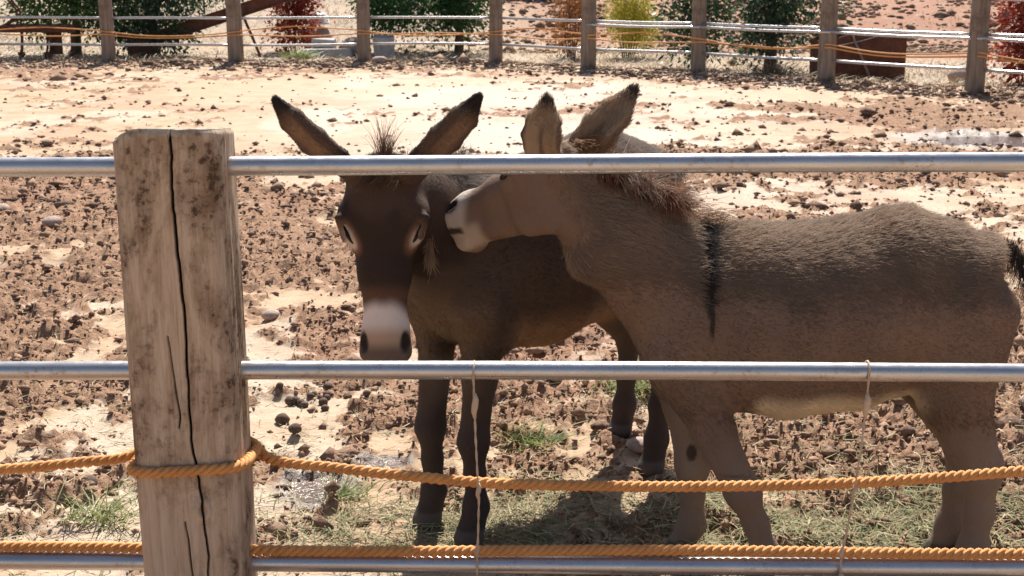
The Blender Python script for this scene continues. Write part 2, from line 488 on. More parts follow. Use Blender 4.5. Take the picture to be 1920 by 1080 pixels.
scatter_clods('soil_clods', 'crumbled dark clods of trampled soil and dung', 66000, 2.9, 13, 0.0056, lambda x, y: 0.03 + 0.97 * muck_mask(x, y) ** 1.5, tone=(0.05, 1))
scatter_clods('soil_crumbs', 'dark crumbs strewn over the pale sand', 9000, 9, 24, 0.015, lambda x, y: 0.06 + 0.75 * muck_mask(x, y), tone=(0, 0.75), flat=0.6)
scatter_clods('leaf_litter', 'banked leaf litter along the foot of the far fence', 9000, 16, 25.5, 0.020, lambda x, y: litter_bias(x, y), tone=(0, 1), flat=0.5)
scatter_clods('bank_rubble', 'red lumps of earth on the bank behind the yard', 9000, 27, 45, 0.045, lambda x, y: (0.2 + 0.8 * sstep(0.45, 0.6, fbm(x * 0.6, y * 0.6, seed=88))) * sstep(-3, 1, x), tone=(0.2, 1.0), flat=0.6)

def blades(name, mat, x, y, z, length, width, lift, tone, seg=2, droop=0.6, label=None, cat=None, kind=None, parent=None, loc=None, heading=None):
    n = len(x)
    a = rng.random(n) * 6.283 if heading is None else heading
    L = length * (0.5 + rng.random(n))
    dirv = np.stack([np.cos(a), np.sin(a), np.zeros(n)], 1)
    side = np.stack([-np.sin(a), np.cos(a), np.zeros(n)], 1)
    el = lift * (0.3 + 1.0 * rng.random(n))
    bend = (rng.random(n) - 0.5) * 0.9
    P = np.stack([x, y, z], 1)
    vs = []
    for k in range(seg + 1):
        t = k / seg
        e = el * (1 - droop * t)
        c = P + dirv * (L * t * np.cos(e))[:, None] + side * (L * bend * t * t)[:, None]
        c[:, 2] += L * np.sin(el) * t * (1 - 0.45 * droop * t)
        w = (width * (1 - 0.75 * t) * (0.7 + 0.6 * rng.random(n)))[:, None]
        tw = np.array([0, 0, 1.0]) * 0.45
        vs.append(c - (side + tw) * w / 2); vs.append(c + (side + tw) * w / 2)
    V = np.stack(vs, 1).reshape(-1, 3)
    m = 2 * (seg + 1)
    q = np.array([[2 * k, 2 * k + 1, 2 * k + 3, 2 * k + 2] for k in range(seg)])
    F = (q[None] + (np.arange(n) * m)[:, None, None]).reshape(-1, 4)
    o = mesh_obj(name, V, F, mat, parent, smooth=True, attrs={'tone': ('FLOAT', np.repeat(tone, m))}, loc=loc)
    return tag(o, label, cat, kind=kind)

def hay():
    n = 90000
    y = 3.0 + 2.4 * rng.random(n) ** 1.6
    x = (rng.random(n) * 2 - 1) * 0.46 * y
    d = 0.9 * np.exp(-((x - 0.25) / 0.38) ** 2 - ((y - 3.85) / 0.27) ** 2) + 0.8 * np.exp(-((x - 1.0) / 0.75) ** 2 - ((y - 3.85) / 0.24) ** 2)
    d = d + 0.5 * np.exp(-((x + 0.42) / 0.22) ** 2 - ((y - 3.83) / 0.16) ** 2) + 0.35 * sstep(0.8, 1.6, x) * sstep(4.9, 3.9, y) + 0.05
    d = d * (0.35 + 1.3 * sstep(0.42, 0.6, fbm(x * 5, y * 5, seed=91)))
    k = rng.random(n) < d
    x, y = x[k][:24000], y[k][:24000]
    t = np.clip(0.30 + 0.55 * (fbm(x * 3, y * 3, seed=95) - 0.5) + rng.normal(0, 0.27, len(x)), 0, 1)
    blades('hay', M['hay'], x, y, ground_height(x, y) + 0.004 + 0.02 * rng.random(len(x)) * np.clip(d[k][:24000], 0, 1), 0.070, 0.0034, 0.17, t, 3, 0.9, 'loose green hay strewn on the ground at the animals\' feet', 'hay', 'stuff')
    n = 40000
    y = np.exp(np.log(3.2) + rng.random(n) * (np.log(13) - np.log(3.2)))
    x = (rng.random(n) * 2 - 1) * 0.47 * y
    k = rng.random(n) < 0.12 + 0.3 * sstep(0.5, 0.7, fbm(x * 2, y * 2, seed=97))
    x, y = x[k][:7000], y[k][:7000]
    blades('straw', M['hay'], x, y, ground_height(x, y) + 0.006, 0.05, 0.004, 0.2, np.clip(0.8 + rng.normal(0, 0.15, len(x)), 0, 1), 2, 0.9, 'bits of dry straw strewn over the yard', 'straw', 'stuff')
    # dry grass beyond the far fence
    n = 60000
    y = 19 + 24 * rng.random(n) ** 1.2
    x = (rng.random(n) * 2 - 1) * 0.47 * y
    fy = 24.0 - 0.82 * np.clip(x + 0.3, 0, 9)
    red = sstep(27.0, 31, y + 0.55 * x) * sstep(-2.5, 1.5, x)
    k = (y > fy - 0.1) & (rng.random(n) < (0.25 + 0.75 * sstep(0.42, 0.6, fbm(x * 0.9, y * 0.9, seed=99))) * (1 - 0.8 * red))
    x, y = x[k][:26000], y[k][:26000]
    blades('dry_grass', M['leaf_straw'], x, y, ground_height(x, y) - 0.01, 0.17, 0.016, 1.1, rng.random(len(x)), 2, 0.8, 'dry straw-coloured grass beyond the far fence', 'grass', 'stuff')
hay()

def grass_tuft(x, y, r, n, h, label, mat='leaf_grass'):
    px = rng.normal(0, r * 0.5, n); py = rng.normal(0, r * 0.4, n)
    z0 = gz(x, y)
    zz = ground_height(px + x, py + y) - z0 - 0.006
    o = blades('grass_tuft', M[mat], px, py, zz, h, 0.006 if y < 9 else 0.02, 1.15, np.clip(rng.normal(0.45, 0.3, n), 0, 1), 3, 0.7, label, 'grass', loc=(x, y, z0))
    return o
grass_tuft(-1.30, 3.93, 0.13, 120, 0.11, 'thin grass tuft low on the far left of the thick post')
grass_tuft(0.075, 4.62, 0.10, 190, 0.085, 'small green tuft between the dark donkey\'s front and hind legs')
grass_tuft(0.52, 5.25, 0.17, 260, 0.12, 'green tuft behind the dark donkey\'s hind legs')
grass_tuft(-0.56, 4.12, 0.07, 110, 0.08, 'little grass tuft at the edge of the small puddle')
grass_tuft(4.17, 21.5, 0.25, 160, 0.3, 'golden grass clump before the dark little tree trunk', 'leaf_straw')
grass_tuft(-4.0, 25.5, 0.28, 260, 0.22, 'pale green grass patch in front of the red column shrub')

# single stones and dung balls
def lump(name, x, y, r, mat, label, cat, group=None, flat=0.75, seed=0, parent=None, sink=0.3):
    v = []; f = []
    nu, nv = 10, 7
    rr = np.random.default_rng(seed + 100)
    for j in range(nv):
        th = math.pi * (j + 0.0001) / (nv - 1 + 0.0002)
        for i in range(nu):
            ph = 2 * math.pi * i / nu
            p = np.array([math.sin(th) * math.cos(ph), math.sin(th) * math.sin(ph), math.cos(th)])
            k = 0.75 + 0.5 * float(fbm(p[0:1] * 1.3 + seed, p[1:2] * 1.3, p[2:3] * 1.3, seed=seed)[0])
            v.append(p * k * r * np.array([1.1, 0.95, flat]))
    for j in range(nv - 1):
        for i in range(nu):
            f.append((j * nu + i, (j + 1) * nu + i, (j + 1) * nu + (i + 1) % nu, j * nu + (i + 1) % nu))
    o = mesh_obj(name, v, f, mat, parent, loc=(x, y, gz(x, y) + r * flat * (1 - sink)))
    o.rotation_euler = (0, 0, seed * 1.3)
    return tag(o, label, cat, group)

for k, (x, y, r, lab) in enumerate([
        (-1.20, 6.42, 0.047, 'round reddish stone on the sand level with the pale muzzle'),
        (-3.62, 9.3, 0.07, 'pale flat stone far left above the middle rail'),
        (-3.05, 8.7, 0.065, 'whitish flat stone just left of the thick post'),
        (0.185, 5.30, 0.034, 'round grey-brown stone between the dark donkey\'s legs'),
        (0.46, 4.52, 0.05, 'tan stone lying beside the dark donkey\'s rear hoof'),
        (6.75, 20.1, 0.27, 'brown rounded boulder between the rusty bin and the last post'),
        (-2.35, 23.95, 0.13, 'white broken stone at the foot of the third far post'),
        (-1.45, 11.6, 0.06, 'small brown stone under the dark donkey\'s outspread ear'),
        (2.05, 4.95, 0.06, 'pale pink stone beside the grey donkey\'s hind leg')]):
    lump('stone', x, y, r, M['stone'], lab, 'stone', seed=k + 1, flat=0.6)
for k in range(16):
    x = -0.78 + random.gauss(0, 0.10); y = 5.12 + random.gauss(0, 0.08)
    lump('dung_ball', x, y, random.uniform(0.014, 0.022), M['dung'], 'round dark dung ball in the heap right of the thick post', 'dung', 'dung balls heaped beside the post', seed=k + 30, flat=0.85)
for k, (x, y, lab) in enumerate([(-0.88, 4.85, 'dark dung ball right of the post, farther of a pair under the heap'), (-0.80, 4.66, 'dark dung ball right of the post, nearer of a pair under the heap'),
        (-1.42, 4.2, 'dark dung ball left of the post above the grass tuft'), (0.83, 5.05, 'dark dung ball under the grey donkey\'s belly'),
        (-2.05, 6.0, 'dark dung ball by the left frame edge near the middle pipe'), (-2.3, 8.1, 'dark dung ball far left on the red muck above the middle pipe'),
        (1.95, 5.9, 'dark dung ball behind the grey donkey\'s hindquarters'), (2.6, 7.4, 'dark dung ball at the right edge beyond the grey donkey\'s tail')]):
    lump('dung_ball', x, y, random.uniform(0.022, 0.03), M['dung'], lab, 'dung', seed=k + 60, flat=0.8)
MB().tube([(0.92, 4.62, gz(0.92, 4.62) + 0.012), (0.99, 4.72, 0.075), (1.07, 4.83, 0.10), (1.12, 4.98, 0.10), (1.14, 5.1, gz(1.14, 5.1) + 0.02)], [0.004, 0.005, 0.006, 0.005, 0.004], 6).build('twig', M['bark'])
tag(bpy.data.objects['twig'], 'thin dark bent twig under the grey donkey\'s belly', 'twig')

# ------------------------------------------------------------------ near fence
RZ = [1.283, 0.814, 0.347]
def pipe(pts, r, parent, n=20):
    return MB().tube(pts, r, n).build('rail', M['pipe'], parent)

def near_fence():
    fx, fy = -0.722, 2.87
    fe = tag(empty('pipe_fence', (fx, fy, 0)), 'near fence of one thick cracked timber post and three galvanised pipes', 'fence')
    # post: squared-off log with a long drying crack
    NA, NZ, TOP = 300, 250, 1.372
    ang = np.linspace(0, 2 * np.pi, NA, endpoint=False)
    ang = ang - 0.42 * np.sin(ang + np.pi / 2 - 0.15) * 0 
    # crowd columns around the crack, which faces -y
    t = np.linspace(-1, 1, NA, endpoint=False)
    ang = -np.pi / 2 + 0.12 + np.pi * np.sign(t) * np.abs(t) ** 1.7
    zz = np.concatenate([np.linspace(-0.3, 0.30, 20), np.linspace(0.305, TOP - 0.013, NZ), TOP - 0.012 + 0.012 * np.sin(np.linspace(0.1, np.pi / 2, 6))])
    A, Z = np.meshgrid(ang, zz)
    ca, sa = np.cos(A), np.sin(A)
    rad = 0.1165 / (np.abs(ca) ** 4.4 + np.abs(sa) ** 4.4) ** (1 / 4.4)
    rad = rad * (1 + 0.035 * (fbm(ca * 1.6 + 5, sa * 1.6 + Z * 0.0, Z * 1.5, seed=4) - 0.5) * 2)
    rad = rad + 0.0028 * (fbm(A * 22, Z * 1.6, seed=6, octaves=3) - 0.5) + 0.004 * (fbm(A * 5, Z * 3, seed=8) - 0.5)
    # crack: x offset on the front face as a function of height
    zc = np.array([0.30, 0.42, 0.50, 0.56, 0.62, 0.70, 0.80, 0.93, 1.05, 1.18, 1.28, 1.372])
    xc = np.array([0.034, 0.034, 0.030, 0.027, 0.020, 0.014, 0.012, 0.016, 0.012, 0.008, 0.006, 0.010]) 
    wd = np.array([0.001, 0.0016, 0.0017, 0.0019, 0.0020, 0.0019, 0.0018, 0.0023, 0.0026, 0.0026, 0.0022, 0.0018])
    xcr = 0.010 + np.interp(Z, zc, xc) + 0.010 * (fbm(Z * 16, Z * 0, seed=12, octaves=5, gain=0.6) - 0.5)
    w = np.interp(Z, zc, wd)
    X = rad * ca
    front = sa < -0.4
    g = np.where(front & (Z > 0.36), np.exp(-((X - xcr) / w) ** 2), 0)
    xcr2 = np.interp(Z, [0.30, 0.5, 0.6, 0.75, 0.95], [0.010, -0.002, -0.012, 0.001, -0.016]) + 0.004 * (fbm(Z * 24, Z * 0, seed=14) - 0.5)
    on2 = ((Z > 0.3) & (Z < 0.50)) | ((Z > 0.72) & (Z < 0.93))
    g = np.maximum(g, 0.75 * np.where(front & on2, np.exp(-((X - xcr2) / 0.0014) ** 2), 0))
    rad = rad - 0.032 * g
    knot = np.exp(-(((X - 0.038) / 0.022) ** 2 + ((Z - 0.53) / 0.035) ** 2)) * front
    rad = rad - 0.010 * knot * np.sin(np.clip(knot, 0, 1) * 7)
    # rounded, slightly sloping top with a knocked-off left corner
    k = sstep(TOP - 0.014, TOP, Z)
    rad = rad * (1 - 0.045 * k ** 2)
    X, Y = rad * ca, rad * sa
    Zo = Z - 0.14 * Y * sstep(TOP - 0.03, TOP, Z) * 0 - (0.10 * (Y + 0.11)) * sstep(TOP - 0.25, TOP, Z) - 0.02 * sstep(-0.05, -0.12, X) * sstep(TOP - 0.2, TOP, Z) + 0.004 * (fbm(X * 60, Y * 60, seed=3) - 0.5) * k
    lean = (Z - 0.374) * -0.004
    V = np.stack([X + lean, Y, Zo], -1).reshape(-1, 3)
    nr = len(zz)
    i = np.arange(nr * NA).reshape(nr, NA)
    F = np.stack([i[:-1], np.roll(i[:-1], -1, 1), np.roll(i[1:], -1, 1), i[1:]], -1).reshape(-1, 4)
    # top rings
    ring = V[-NA:]; c = ring.mean(0)
    rings = [V]; base = len(V) - NA; fs = [F]
    for q, s_ in enumerate((0.85, 0.6, 0.3, 0.04)):
        rr = c + (ring - c) * s_
        rr[:, 2] = c[2] + (ring[:, 2] - c[2]) * s_ + 0.004 * fbm(rr[:, 0] * 40, rr[:, 1] * 40, seed=5)
        nb = len(V) + q * NA
        j = np.arange(NA)
        fs.append(np.stack([base + j, base + np.roll(j, -1), nb + np.roll(j, -1), nb + j], 1)); base = nb
        rings.append(rr)
    V = np.concatenate(rings); F = np.concatenate(fs)
    crack = np.zeros(len(V)); crack[:g.size] = np.clip(g.ravel() * 1.3, 0, 1)
    eg = sstep(TOP - 0.02, TOP - 0.002, V[:, 2] + 0.02 * sstep(-0.05, -0.12, V[:, 0]))
    p = mesh_obj('post', V, F, M['timber'], fe, attrs={'crack': ('FLOAT', crack), 'endgrain': ('FLOAT', eg)})
    p['label'] = 'thick weathered timber post split by a long dark crack'
    # pipes run through the post, out of frame on both sides
    for k_, z in enumerate(RZ):
        pts = []
        for x in np.linspace(-4.2, 4.6, 45):
            pts.append((x - fx, 0.002 * math.sin(x * 2 + k_), z + 0.0035 * math.sin(x * 1.3 + k_ * 2) + (x * (0.0018, -0.0012, -0.0055)[k_])))
        pipe(pts, 0.0212, fe, 32)
    for x in (-3.25, 1.95 + 0.6, ):
        pass
    # neighbouring posts just outside the frame, so the pipes are carried
    for x in (-3.3, 2.3):
        MB().tube([(x - fx, 0, -0.3), (x - fx, 0, 0.4), (x - fx, 0, 0.9), (x - fx, 0, 1.36)], [0.125, 0.122, 0.12, 0.117], 28).build('post', M['far_timber'], fe)
    return fe
near_fence()

def rope_mesh(name, pts, r, mat, pitch=0.058, strands=3, per=16, sides=7, parent=None):
    P = np.array(pts, float)
    seg = np.linalg.norm(np.diff(P, axis=0), axis=1); s = np.concatenate([[0], np.cumsum(seg)])
    # Catmull-like dense resampling
    n = int(s[-1] / pitch * per) + 2
    q = np.linspace(0, s[-1], n)
    m = np.gradient(P, s, axis=0)
    idx = np.clip(np.searchsorted(s, q, side='right') - 1, 0, len(s) - 2)
    h = (s[idx + 1] - s[idx]); t = ((q - s[idx]) / h)[:, None]; h = h[:, None]
    C = (2*t**3 - 3*t**2 + 1) * P[idx] + (t**3 - 2*t**2 + t) * h * m[idx] + (-2*t**3 + 3*t**2) * P[idx+1] + (t**3 - t**2) * h * m[idx+1]
    T = np.gradient(C, axis=0); T /= np.linalg.norm(T, axis=1)[:, None]
    U = np.cross(T, [0, 0, 1.0]); U /= np.linalg.norm(U, axis=1)[:, None]
    W = np.cross(U, T)
    V = []; F = []
    ro, rs = r * 0.45, r * 0.60
    for k in range(strands):
        a = 2 * np.pi * (q / pitch + k / strands)
        cen = C + ro * (np.cos(a)[:, None] * U + np.sin(a)[:, None] * W)
        for j in range(sides):
            b = a + 2 * np.pi * j / sides
            V.append(cen + rs * (np.cos(b)[:, None] * U + np.sin(b)[:, None] * W))
    V = np.stack(V, 1)                       # n, strands*sides, 3
    ns = strands * sides
    i = np.arange(n * ns).reshape(n, strands, sides)
    F = np.stack([i[:-1], np.roll(i[:-1], -1, 2), np.roll(i[1:], -1, 2), i[1:]], -1).reshape(-1, 4)
    return mesh_obj(name, V.reshape(-1, 3), F, mat, parent)

def near_ropes():
    cx, cy, rw = -0.722, 2.87, 0.1165 + 0.010
    def ring(a, z):                          # round the squared post, angle from +x
        ca, sa = math.cos(a), math.sin(a)
        rr = rw / (abs(ca) ** 4.4 + abs(sa) ** 4.4) ** (1 / 4.4)
        return (cx + rr * ca, cy + rr * sa, z)
    pts = [(-3.3, 2.87, 0.62), (-2.4, 2.87, 0.572), (-1.75, 2.872, 0.562), (-1.3, 2.875, 0.570), (-1.0, 2.885, 0.591), (-0.89, 2.90, 0.601)]
    pts += [ring(R(d), 0.612 + 0.002 * math.sin(d)) for d in (150, 120, 90, 60, 30)]
    pts += [ring(R(d), z) for d, z in ((0, 0.614), (-25, 0.620), (-45, 0.628), (-70, 0.628), (-95, 0.625), (-120, 0.621), (-138, 0.617), (-160, 0.612), (-195, 0.606), (-225, 0.603), (-255, 0.600), (-285, 0.597), (-315, 0.594))]
    pts += [(-0.56, 2.905, 0.592), (-0.42, 2.88, 0.582), (-0.22, 2.86, 0.567), (-0.075, 2.85, 0.557), (0.12, 2.848, 0.551), (0.40, 2.847, 0.548), (0.60, 2.847, 0.551), (0.78, 2.848, 0.557), (1.0, 2.852, 0.570), (1.2, 2.857, 0.585), (1.7, 2.865, 0.60), (2.4, 2.87, 0.62)]
    tag(rope_mesh('rope', pts, 0.0128, M['rope']), 'orange twisted rope looped once round the thick post', 'rope')
    zr = RZ[2] + 0.0212 + 0.0140
    p2 = [(x, 2.868 + 0.004 * math.sin(x * 3), zr + 0.002 * math.sin(x * 5) - 0.0055 * x) for x in np.linspace(-3.4, -0.95, 14)]
    p2 += [(x, 2.864 + 0.004 * math.sin(x * 3), zr + 0.002 * math.sin(x * 5) - 0.0055 * x) for x in np.linspace(-0.75, 2.5, 20)]
    tag(rope_mesh('rope', p2, 0.0134, M['rope']), 'orange twisted rope lying along the lowest pipe', 'rope')

    def twine(pts, knots, label):
        mb = MB()
        mb2 = tag(empty('twine', pts[0]), label, 'twine')
        o = Vector(pts[0])
        for dx in (-0.0014, 0.0014):
            dense = []
            for a, b in zip(pts[:-1], pts[1:]):
                for t in np.linspace(0, 1, 8, endpoint=False):
                    p = Vector(a).lerp(Vector(b), float(t)); ph = p.z * 90
                    dense.append(p + Vector((dx * math.cos(ph), dx * math.sin(ph), 0)) - o)
            dense.append(Vector(pts[-1]) - o)
            mb.tube(dense, 0.0017, 6)
        mb.build('cord', M['twine'], mb2)
        # loop over the middle pipe
        lp = [Vector((pts[0][0] - o.x, 2.87 - o.y, RZ[1] - o.z)) + Vector((0.002 * math.sin(a), -0.024 * math.cos(a), 0.024 * math.sin(a))) for a in np.linspace(-0.6, 3.9, 20)]
        MB().tube(lp, 0.0026, 6).build('loop', M['twine'], mb2)
        for (x, y, z, r, l) in knots:
            kb = MB(); kb.tube([(x - o.x, y - o.y, z + l - o.z), (x - o.x + 0.002, y - o.y - 0.002, z + l * 0.5 - o.z), (x - o.x, y - o.y - 0.001, z - o.z), (x - o.x - 0.002, y - o.y, z - l * 0.5 - o.z), (x - o.x, y - o.y, z - l - o.z)], [r * 0.4, r * 0.9, r, r * 0.8, r * 0.4], 8)
            kb.build('knot', M['twine'], mb2)
    twine([(-0.0865, 2.846, 0.815), (-0.084, 2.838, 0.745), (-0.082, 2.83, 0.68), (-0.077, 2.826, 0.56), (-0.075, 2.826, 0.53), (-0.078, 2.83, 0.42), (-0.0805, 2.838, 0.385), (-0.081, 2.838, 0.36), (-0.081, 2.84, 0.25)],
          [(-0.083, 2.834, 0.745, 0.0075, 0.03), (-0.076, 2.828, 0.545, 0.006, 0.02), (-0.0805, 2.842, 0.392, 0.006, 0.018)], 'pale twine hanging from the middle pipe before the dark donkey\'s legs')
    twine([(0.797, 2.846, 0.815), (0.792, 2.838, 0.745), (0.786, 2.83, 0.66), (0.775, 2.826, 0.55), (0.772, 2.826, 0.52), (0.764, 2.83, 0.44), (0.758, 2.838, 0.385), (0.758, 2.84, 0.36), (0.758, 2.84, 0.25)],
          [(0.792, 2.834, 0.745, 0.008, 0.03), (0.774, 2.828, 0.543, 0.005, 0.016), (0.758, 2.842, 0.388, 0.006, 0.016), (0.758, 2.838, 0.325, 0.009, 0.014)], 'pale twine hanging from the middle pipe before the grey donkey\'s belly')
near_ropes()

# ------------------------------------------------------------------ far fence
FP = [(-13.9, 24.9), (-11.6, 24.6), (-9.35, 24.35), (-7.17, 24.04), (-4.89, 23.95), (-2.66, 24.30), (-0.29, 24.17), (1.28, 22.66), (3.00, 21.75), (4.67, 20.04), (6.28, 18.25), (8.0, 16.3), (9.6, 14.5), (11.2, 12.7)]
def far_fence():
    fe = tag(empty('pipe_fence', (0, 22, 0)), 'far fence of round timber posts and galvanised pipes across the back of the yard', 'fence')
    for k, (x, y) in enumerate(FP):
        z0 = float(macro_height(np.array([x]), np.array([y]))[0])
        pts = []; rad = []
        rr = random.Random(k)
        lx, ly = rr.uniform(-0.012, 0.012), rr.uniform(-0.01, 0.01)
        n = 22; vs = []; fs = []
        zs = [-0.3, 0.0, 0.15, 0.35, 0.6, 0.85, 1.1, 1.3, 1.36, 1.375]
        for j, z in enumerate(zs):
            for i in range(n):
                a = 2 * math.pi * i / n
                r = (0.128 + 0.01 * math.sin(k * 2.1)) * (1 - 0.06 * z) * (1 + 0.045 * math.sin(2 * a + k * 1.7) + 0.03 * math.sin(3 * a + k))
                r -= 0.016 * max(0, math.cos((a + 1.57 + 0.5 * math.sin(k * 3)) * 1)) ** 40
                if j == len(zs) - 1: r *= 0.85
                vs.append((r * math.cos(a) + lx * z, r * math.sin(a) + ly * z, z + z0 * 0.5))
        for j in range(len(zs) - 1):
            for i in range(n):
                fs.append((j*n + i, j*n + (i+1) % n, (j+1)*n + (i+1) % n, (j+1)*n + i))
        fs.append(tuple((len(zs)-1)*n + i for i in range(n)))
        mesh_obj('post', vs, fs, M['far_timber'], fe, loc=(x, y - 22, 0))
    for k, ((x0, y0), (x1, y1)) in enumerate(zip(FP[:-1], FP[1:])):
        for j, z in enumerate(RZ):
            sag = random.uniform(-0.012, 0.012)
            pts = [(x0 + (x1 - x0) * t, y0 + (y1 - y0) * t - 22, z + sag * math.sin(math.pi * t) + 0.004 * math.sin(k + j)) for t in np.linspace(0, 1, 9)]
            pipe(pts, 0.0225, fe, 10)
        if k >= 7:
            pts = [(x0 + (x1 - x0) * t, y0 + (y1 - y0) * t - 22 - 0.145 - 0.01 * math.sin(t * 3), RZ[1] - 0.05 - 0.015 * math.sin(math.pi * t)) for t in np.linspace(-0.03, 1.03, 9)]
            pipe(pts, 0.0225, fe, 10)
far_fence()

def far_ropes():
    def strand(zpost, zmid, off, label):
        pts = []
        for k, ((x0, y0), (x1, y1)) in enumerate(zip(FP[:-1], FP[1:])):
            for t in np.linspace(0, 1, 13)[:-1]:
                zm = zmid(k)
                z = zpost + (zm - zpost) * (1 - abs(2 * t - 1)) if zm > zpost else zpost + (zm - zpost) * math.sin(math.pi * t)
                o = off if 0.06 < t < 0.94 else 0.155
                pts.append((x0 + (x1 - x0) * t, y0 + (y1 - y0) * t - o, z + 0.006 * math.sin(k * 3 + t * 9)))
        mb = MB().tube(pts, 0.0115, 7)
        tag(mb.build('rope', M['rope']), label, 'rope')
    strand(0.585, lambda k: (0.66, 0.50, 0.68, 0.50, 0.67, 0.66, 0.48, 0.50, 0.46)[(k - 2) % 9], 0.10, 'upper thin orange rope strung along the far fence')
    strand(0.535, lambda k: (0.50, 0.47, 0.50, 0.55, 0.49, 0.49, 0.50, 0.46, 0.44)[(k - 2) % 9], 0.12, 'lower thin orange rope strung along the far fence')
far_ropes()

# ------------------------------------------------------------------ trees and shrubs beyond the far fence
def leaves(name, mat, blobs, n, size, parent, aspect=0.45, shell=0.55, updown=0.3):
    """blobs: (centre, radii, weight); leaf quads gathered in twig clusters, with gaps between clusters"""
    wts = np.array([b[2] for b in blobs], float); wts /= wts.sum()
    V = []; T = []
    for (c, r, _), w in zip(blobs, wts):
        m = max(8, int(n * 1.15 * w))
        nc = max(4, m // 16)
        d = rng.normal(0, 1, (nc, 3)); d /= np.linalg.norm(d, axis=1)[:, None]
        rad = shell + (1 - shell) * rng.random(nc) ** 0.5
        rad *= 0.70 + 0.62 * rng.random(nc)
        cc = np.array(c) + d * rad[:, None] * np.array(r)
        tone_c = rng.random(nc)
        k = rng.integers(0, nc, m)
        sp = size * 2.1
        p = cc[k] + rng.normal(0, sp, (m, 3))
        out = p - np.array(c); out /= (np.linalg.norm(out, axis=1)[:, None] + 1e-6)
        ax = out + rng.normal(0, 0.6, (m, 3)); ax[:, 2] -= updown * rng.random(m)
        ax /= np.linalg.norm(ax, axis=1)[:, None]
        sd_ = np.cross(ax, rng.normal(0, 1, (m, 3))); sd_ /= np.linalg.norm(sd_, axis=1)[:, None]
        nr = np.cross(ax, sd_)
        L = (size * (0.65 + 0.95 * rng.random(m)))[:, None]; W = L * aspect
        V.append(np.stack([p, p + ax * L * 0.5 + sd_ * W * 0.5 + nr * L * 0.08, p + ax * L, p + ax * L * 0.5 - sd_ * W * 0.5 + nr * L * 0.08], 1))
        T.append(np.clip(0.6 * tone_c[k] + 0.4 * rng.random(m), 0, 1))
    V = np.concatenate(V); T = np.concatenate(T)
    m = len(V)
    F = np.arange(m * 4).reshape(m, 4)
    o = mesh_obj(name, V.reshape(-1, 3), F, mat, parent, smooth=False, attrs={'tone': ('FLOAT', np.repeat(T, 4))})
    return o

def plant(name, label, cat, x, y, mat, blobs, n, size, trunks, group=None, aspect=0.45, crown='crown', shell=0.5):
    e = tag(empty(name, (x, y, float(macro_height(np.array([x]), np.array([y]))[0]) - 0.02)), label, cat, group)
    for pts, r in trunks:
        MB().tube(pts, r, 9).build('trunk' if cat == 'tree' else 'stem', M['bark'], e)
    leaves(crown, mat, blobs, n, size, e, aspect, shell)
    return e

def limbs(h, r, tips, base=(0, 0)):
    out = [([(base[0], base[1], -0.1), (base[0] + 0.02, base[1], h * 0.4), (base[0] - 0.02, base[1] + 0.02, h)], [r * 1.25, r, r * 0.7])]
    for tx, ty, tz in tips:
        out.append(([(base[0], base[1], h * 0.75), (base[0] + tx * 0.5, base[1] + ty * 0.5, h * 0.5 + tz * 0.5 + 0.1), (base[0] + tx, base[1] + ty, tz)], [r * 0.55, r * 0.35, r * 0.12]))
    return out

plant('broadleaf_tree', 'bushy green tree behind the rusty cultivator, left of the first post', 'tree', -8.55, 26.6, M['leaf_green'],
      [((0, 0, 1.5), (1.05, 0.9, 0.9), 3), ((-0.5, -0.2, 1.0), (0.6, 0.6, 0.5), 1.3), ((0.7, -0.1, 1.0), (0.6, 0.6, 0.55), 1.4), ((0.1, 0, 2.3), (0.9, 0.8, 0.8), 1.5)], 9000, 0.085,
      limbs(1.1, 0.07, [(-0.7, 0, 1.9), (0.7, 0.1, 1.8), (0.1, -0.4, 2.4), (0.4, 0.5, 2.0)]))
plant('broadleaf_tree', 'loose leafy tree drooping over the rusty beam right of the first post', 'tree', -7.0, 26.4, M['leaf_dark'],
      [((0.05, 0, 1.3), (0.75, 0.7, 0.85), 2.6), ((-0.35, -0.3, 0.8), (0.6, 0.5, 0.5), 1.4), ((0.75, 0.1, 1.4), (0.55, 0.5, 0.5), 0.9), ((1.3, 0.2, 1.5), (0.5, 0.4, 0.35), 0.35), ((0.1, 0, 2.3), (0.9, 0.7, 0.7), 1.2), ((0.4, -0.35, 0.5), (0.5, 0.35, 0.28), 0.7)], 8000, 0.085,
      limbs(1.2, 0.10, [(-0.5, -0.2, 1.6), (0.9, 0.1, 1.7), (1.4, 0.2, 1.6), (0.2, 0.3, 2.5)]))
plant('columnar_shrub', 'red-leaved columnar shrub between the second and third far posts', 'shrub', -4.42, 27.5, M['leaf_red'],
      [((0, 0, 0.45), (0.30, 0.30, 0.42), 1.2), ((0.02, 0, 1.0), (0.28, 0.28, 0.5), 1.2), ((-0.03, 0, 1.6), (0.25, 0.25, 0.5), 1), ((0.1, -0.1, 1.3), (0.24, 0.2, 0.3), 0.5)], 4200, 0.075,
      [([(0, 0, -0.1), (0.02, 0, 0.8), (0, 0, 1.7)], [0.03, 0.022, 0.01])], shell=0.35)
plant('round_tree', 'dense dark green round tree with a thin trunk by the fourth far post', 'tree', -1.08, 27.3, M['leaf_lush'],
      [((-0.75, 0, 1.5), (1.25, 1.0, 1.05), 4), ((-0.9, -0.4, 0.95), (0.95, 0.7, 0.45), 1.6), ((0.15, -0.2, 1.2), (0.5, 0.6, 0.6), 1.3), ((-1.5, 0, 1.3), (0.5, 0.6, 0.7), 1)], 15000, 0.075,
      limbs(1.0, 0.085, [(-0.9, 0, 1.7), (-0.4, -0.4, 2.0), (0.3, 0, 1.7), (-1.3, 0.2, 1.4)]), shell=0.6)
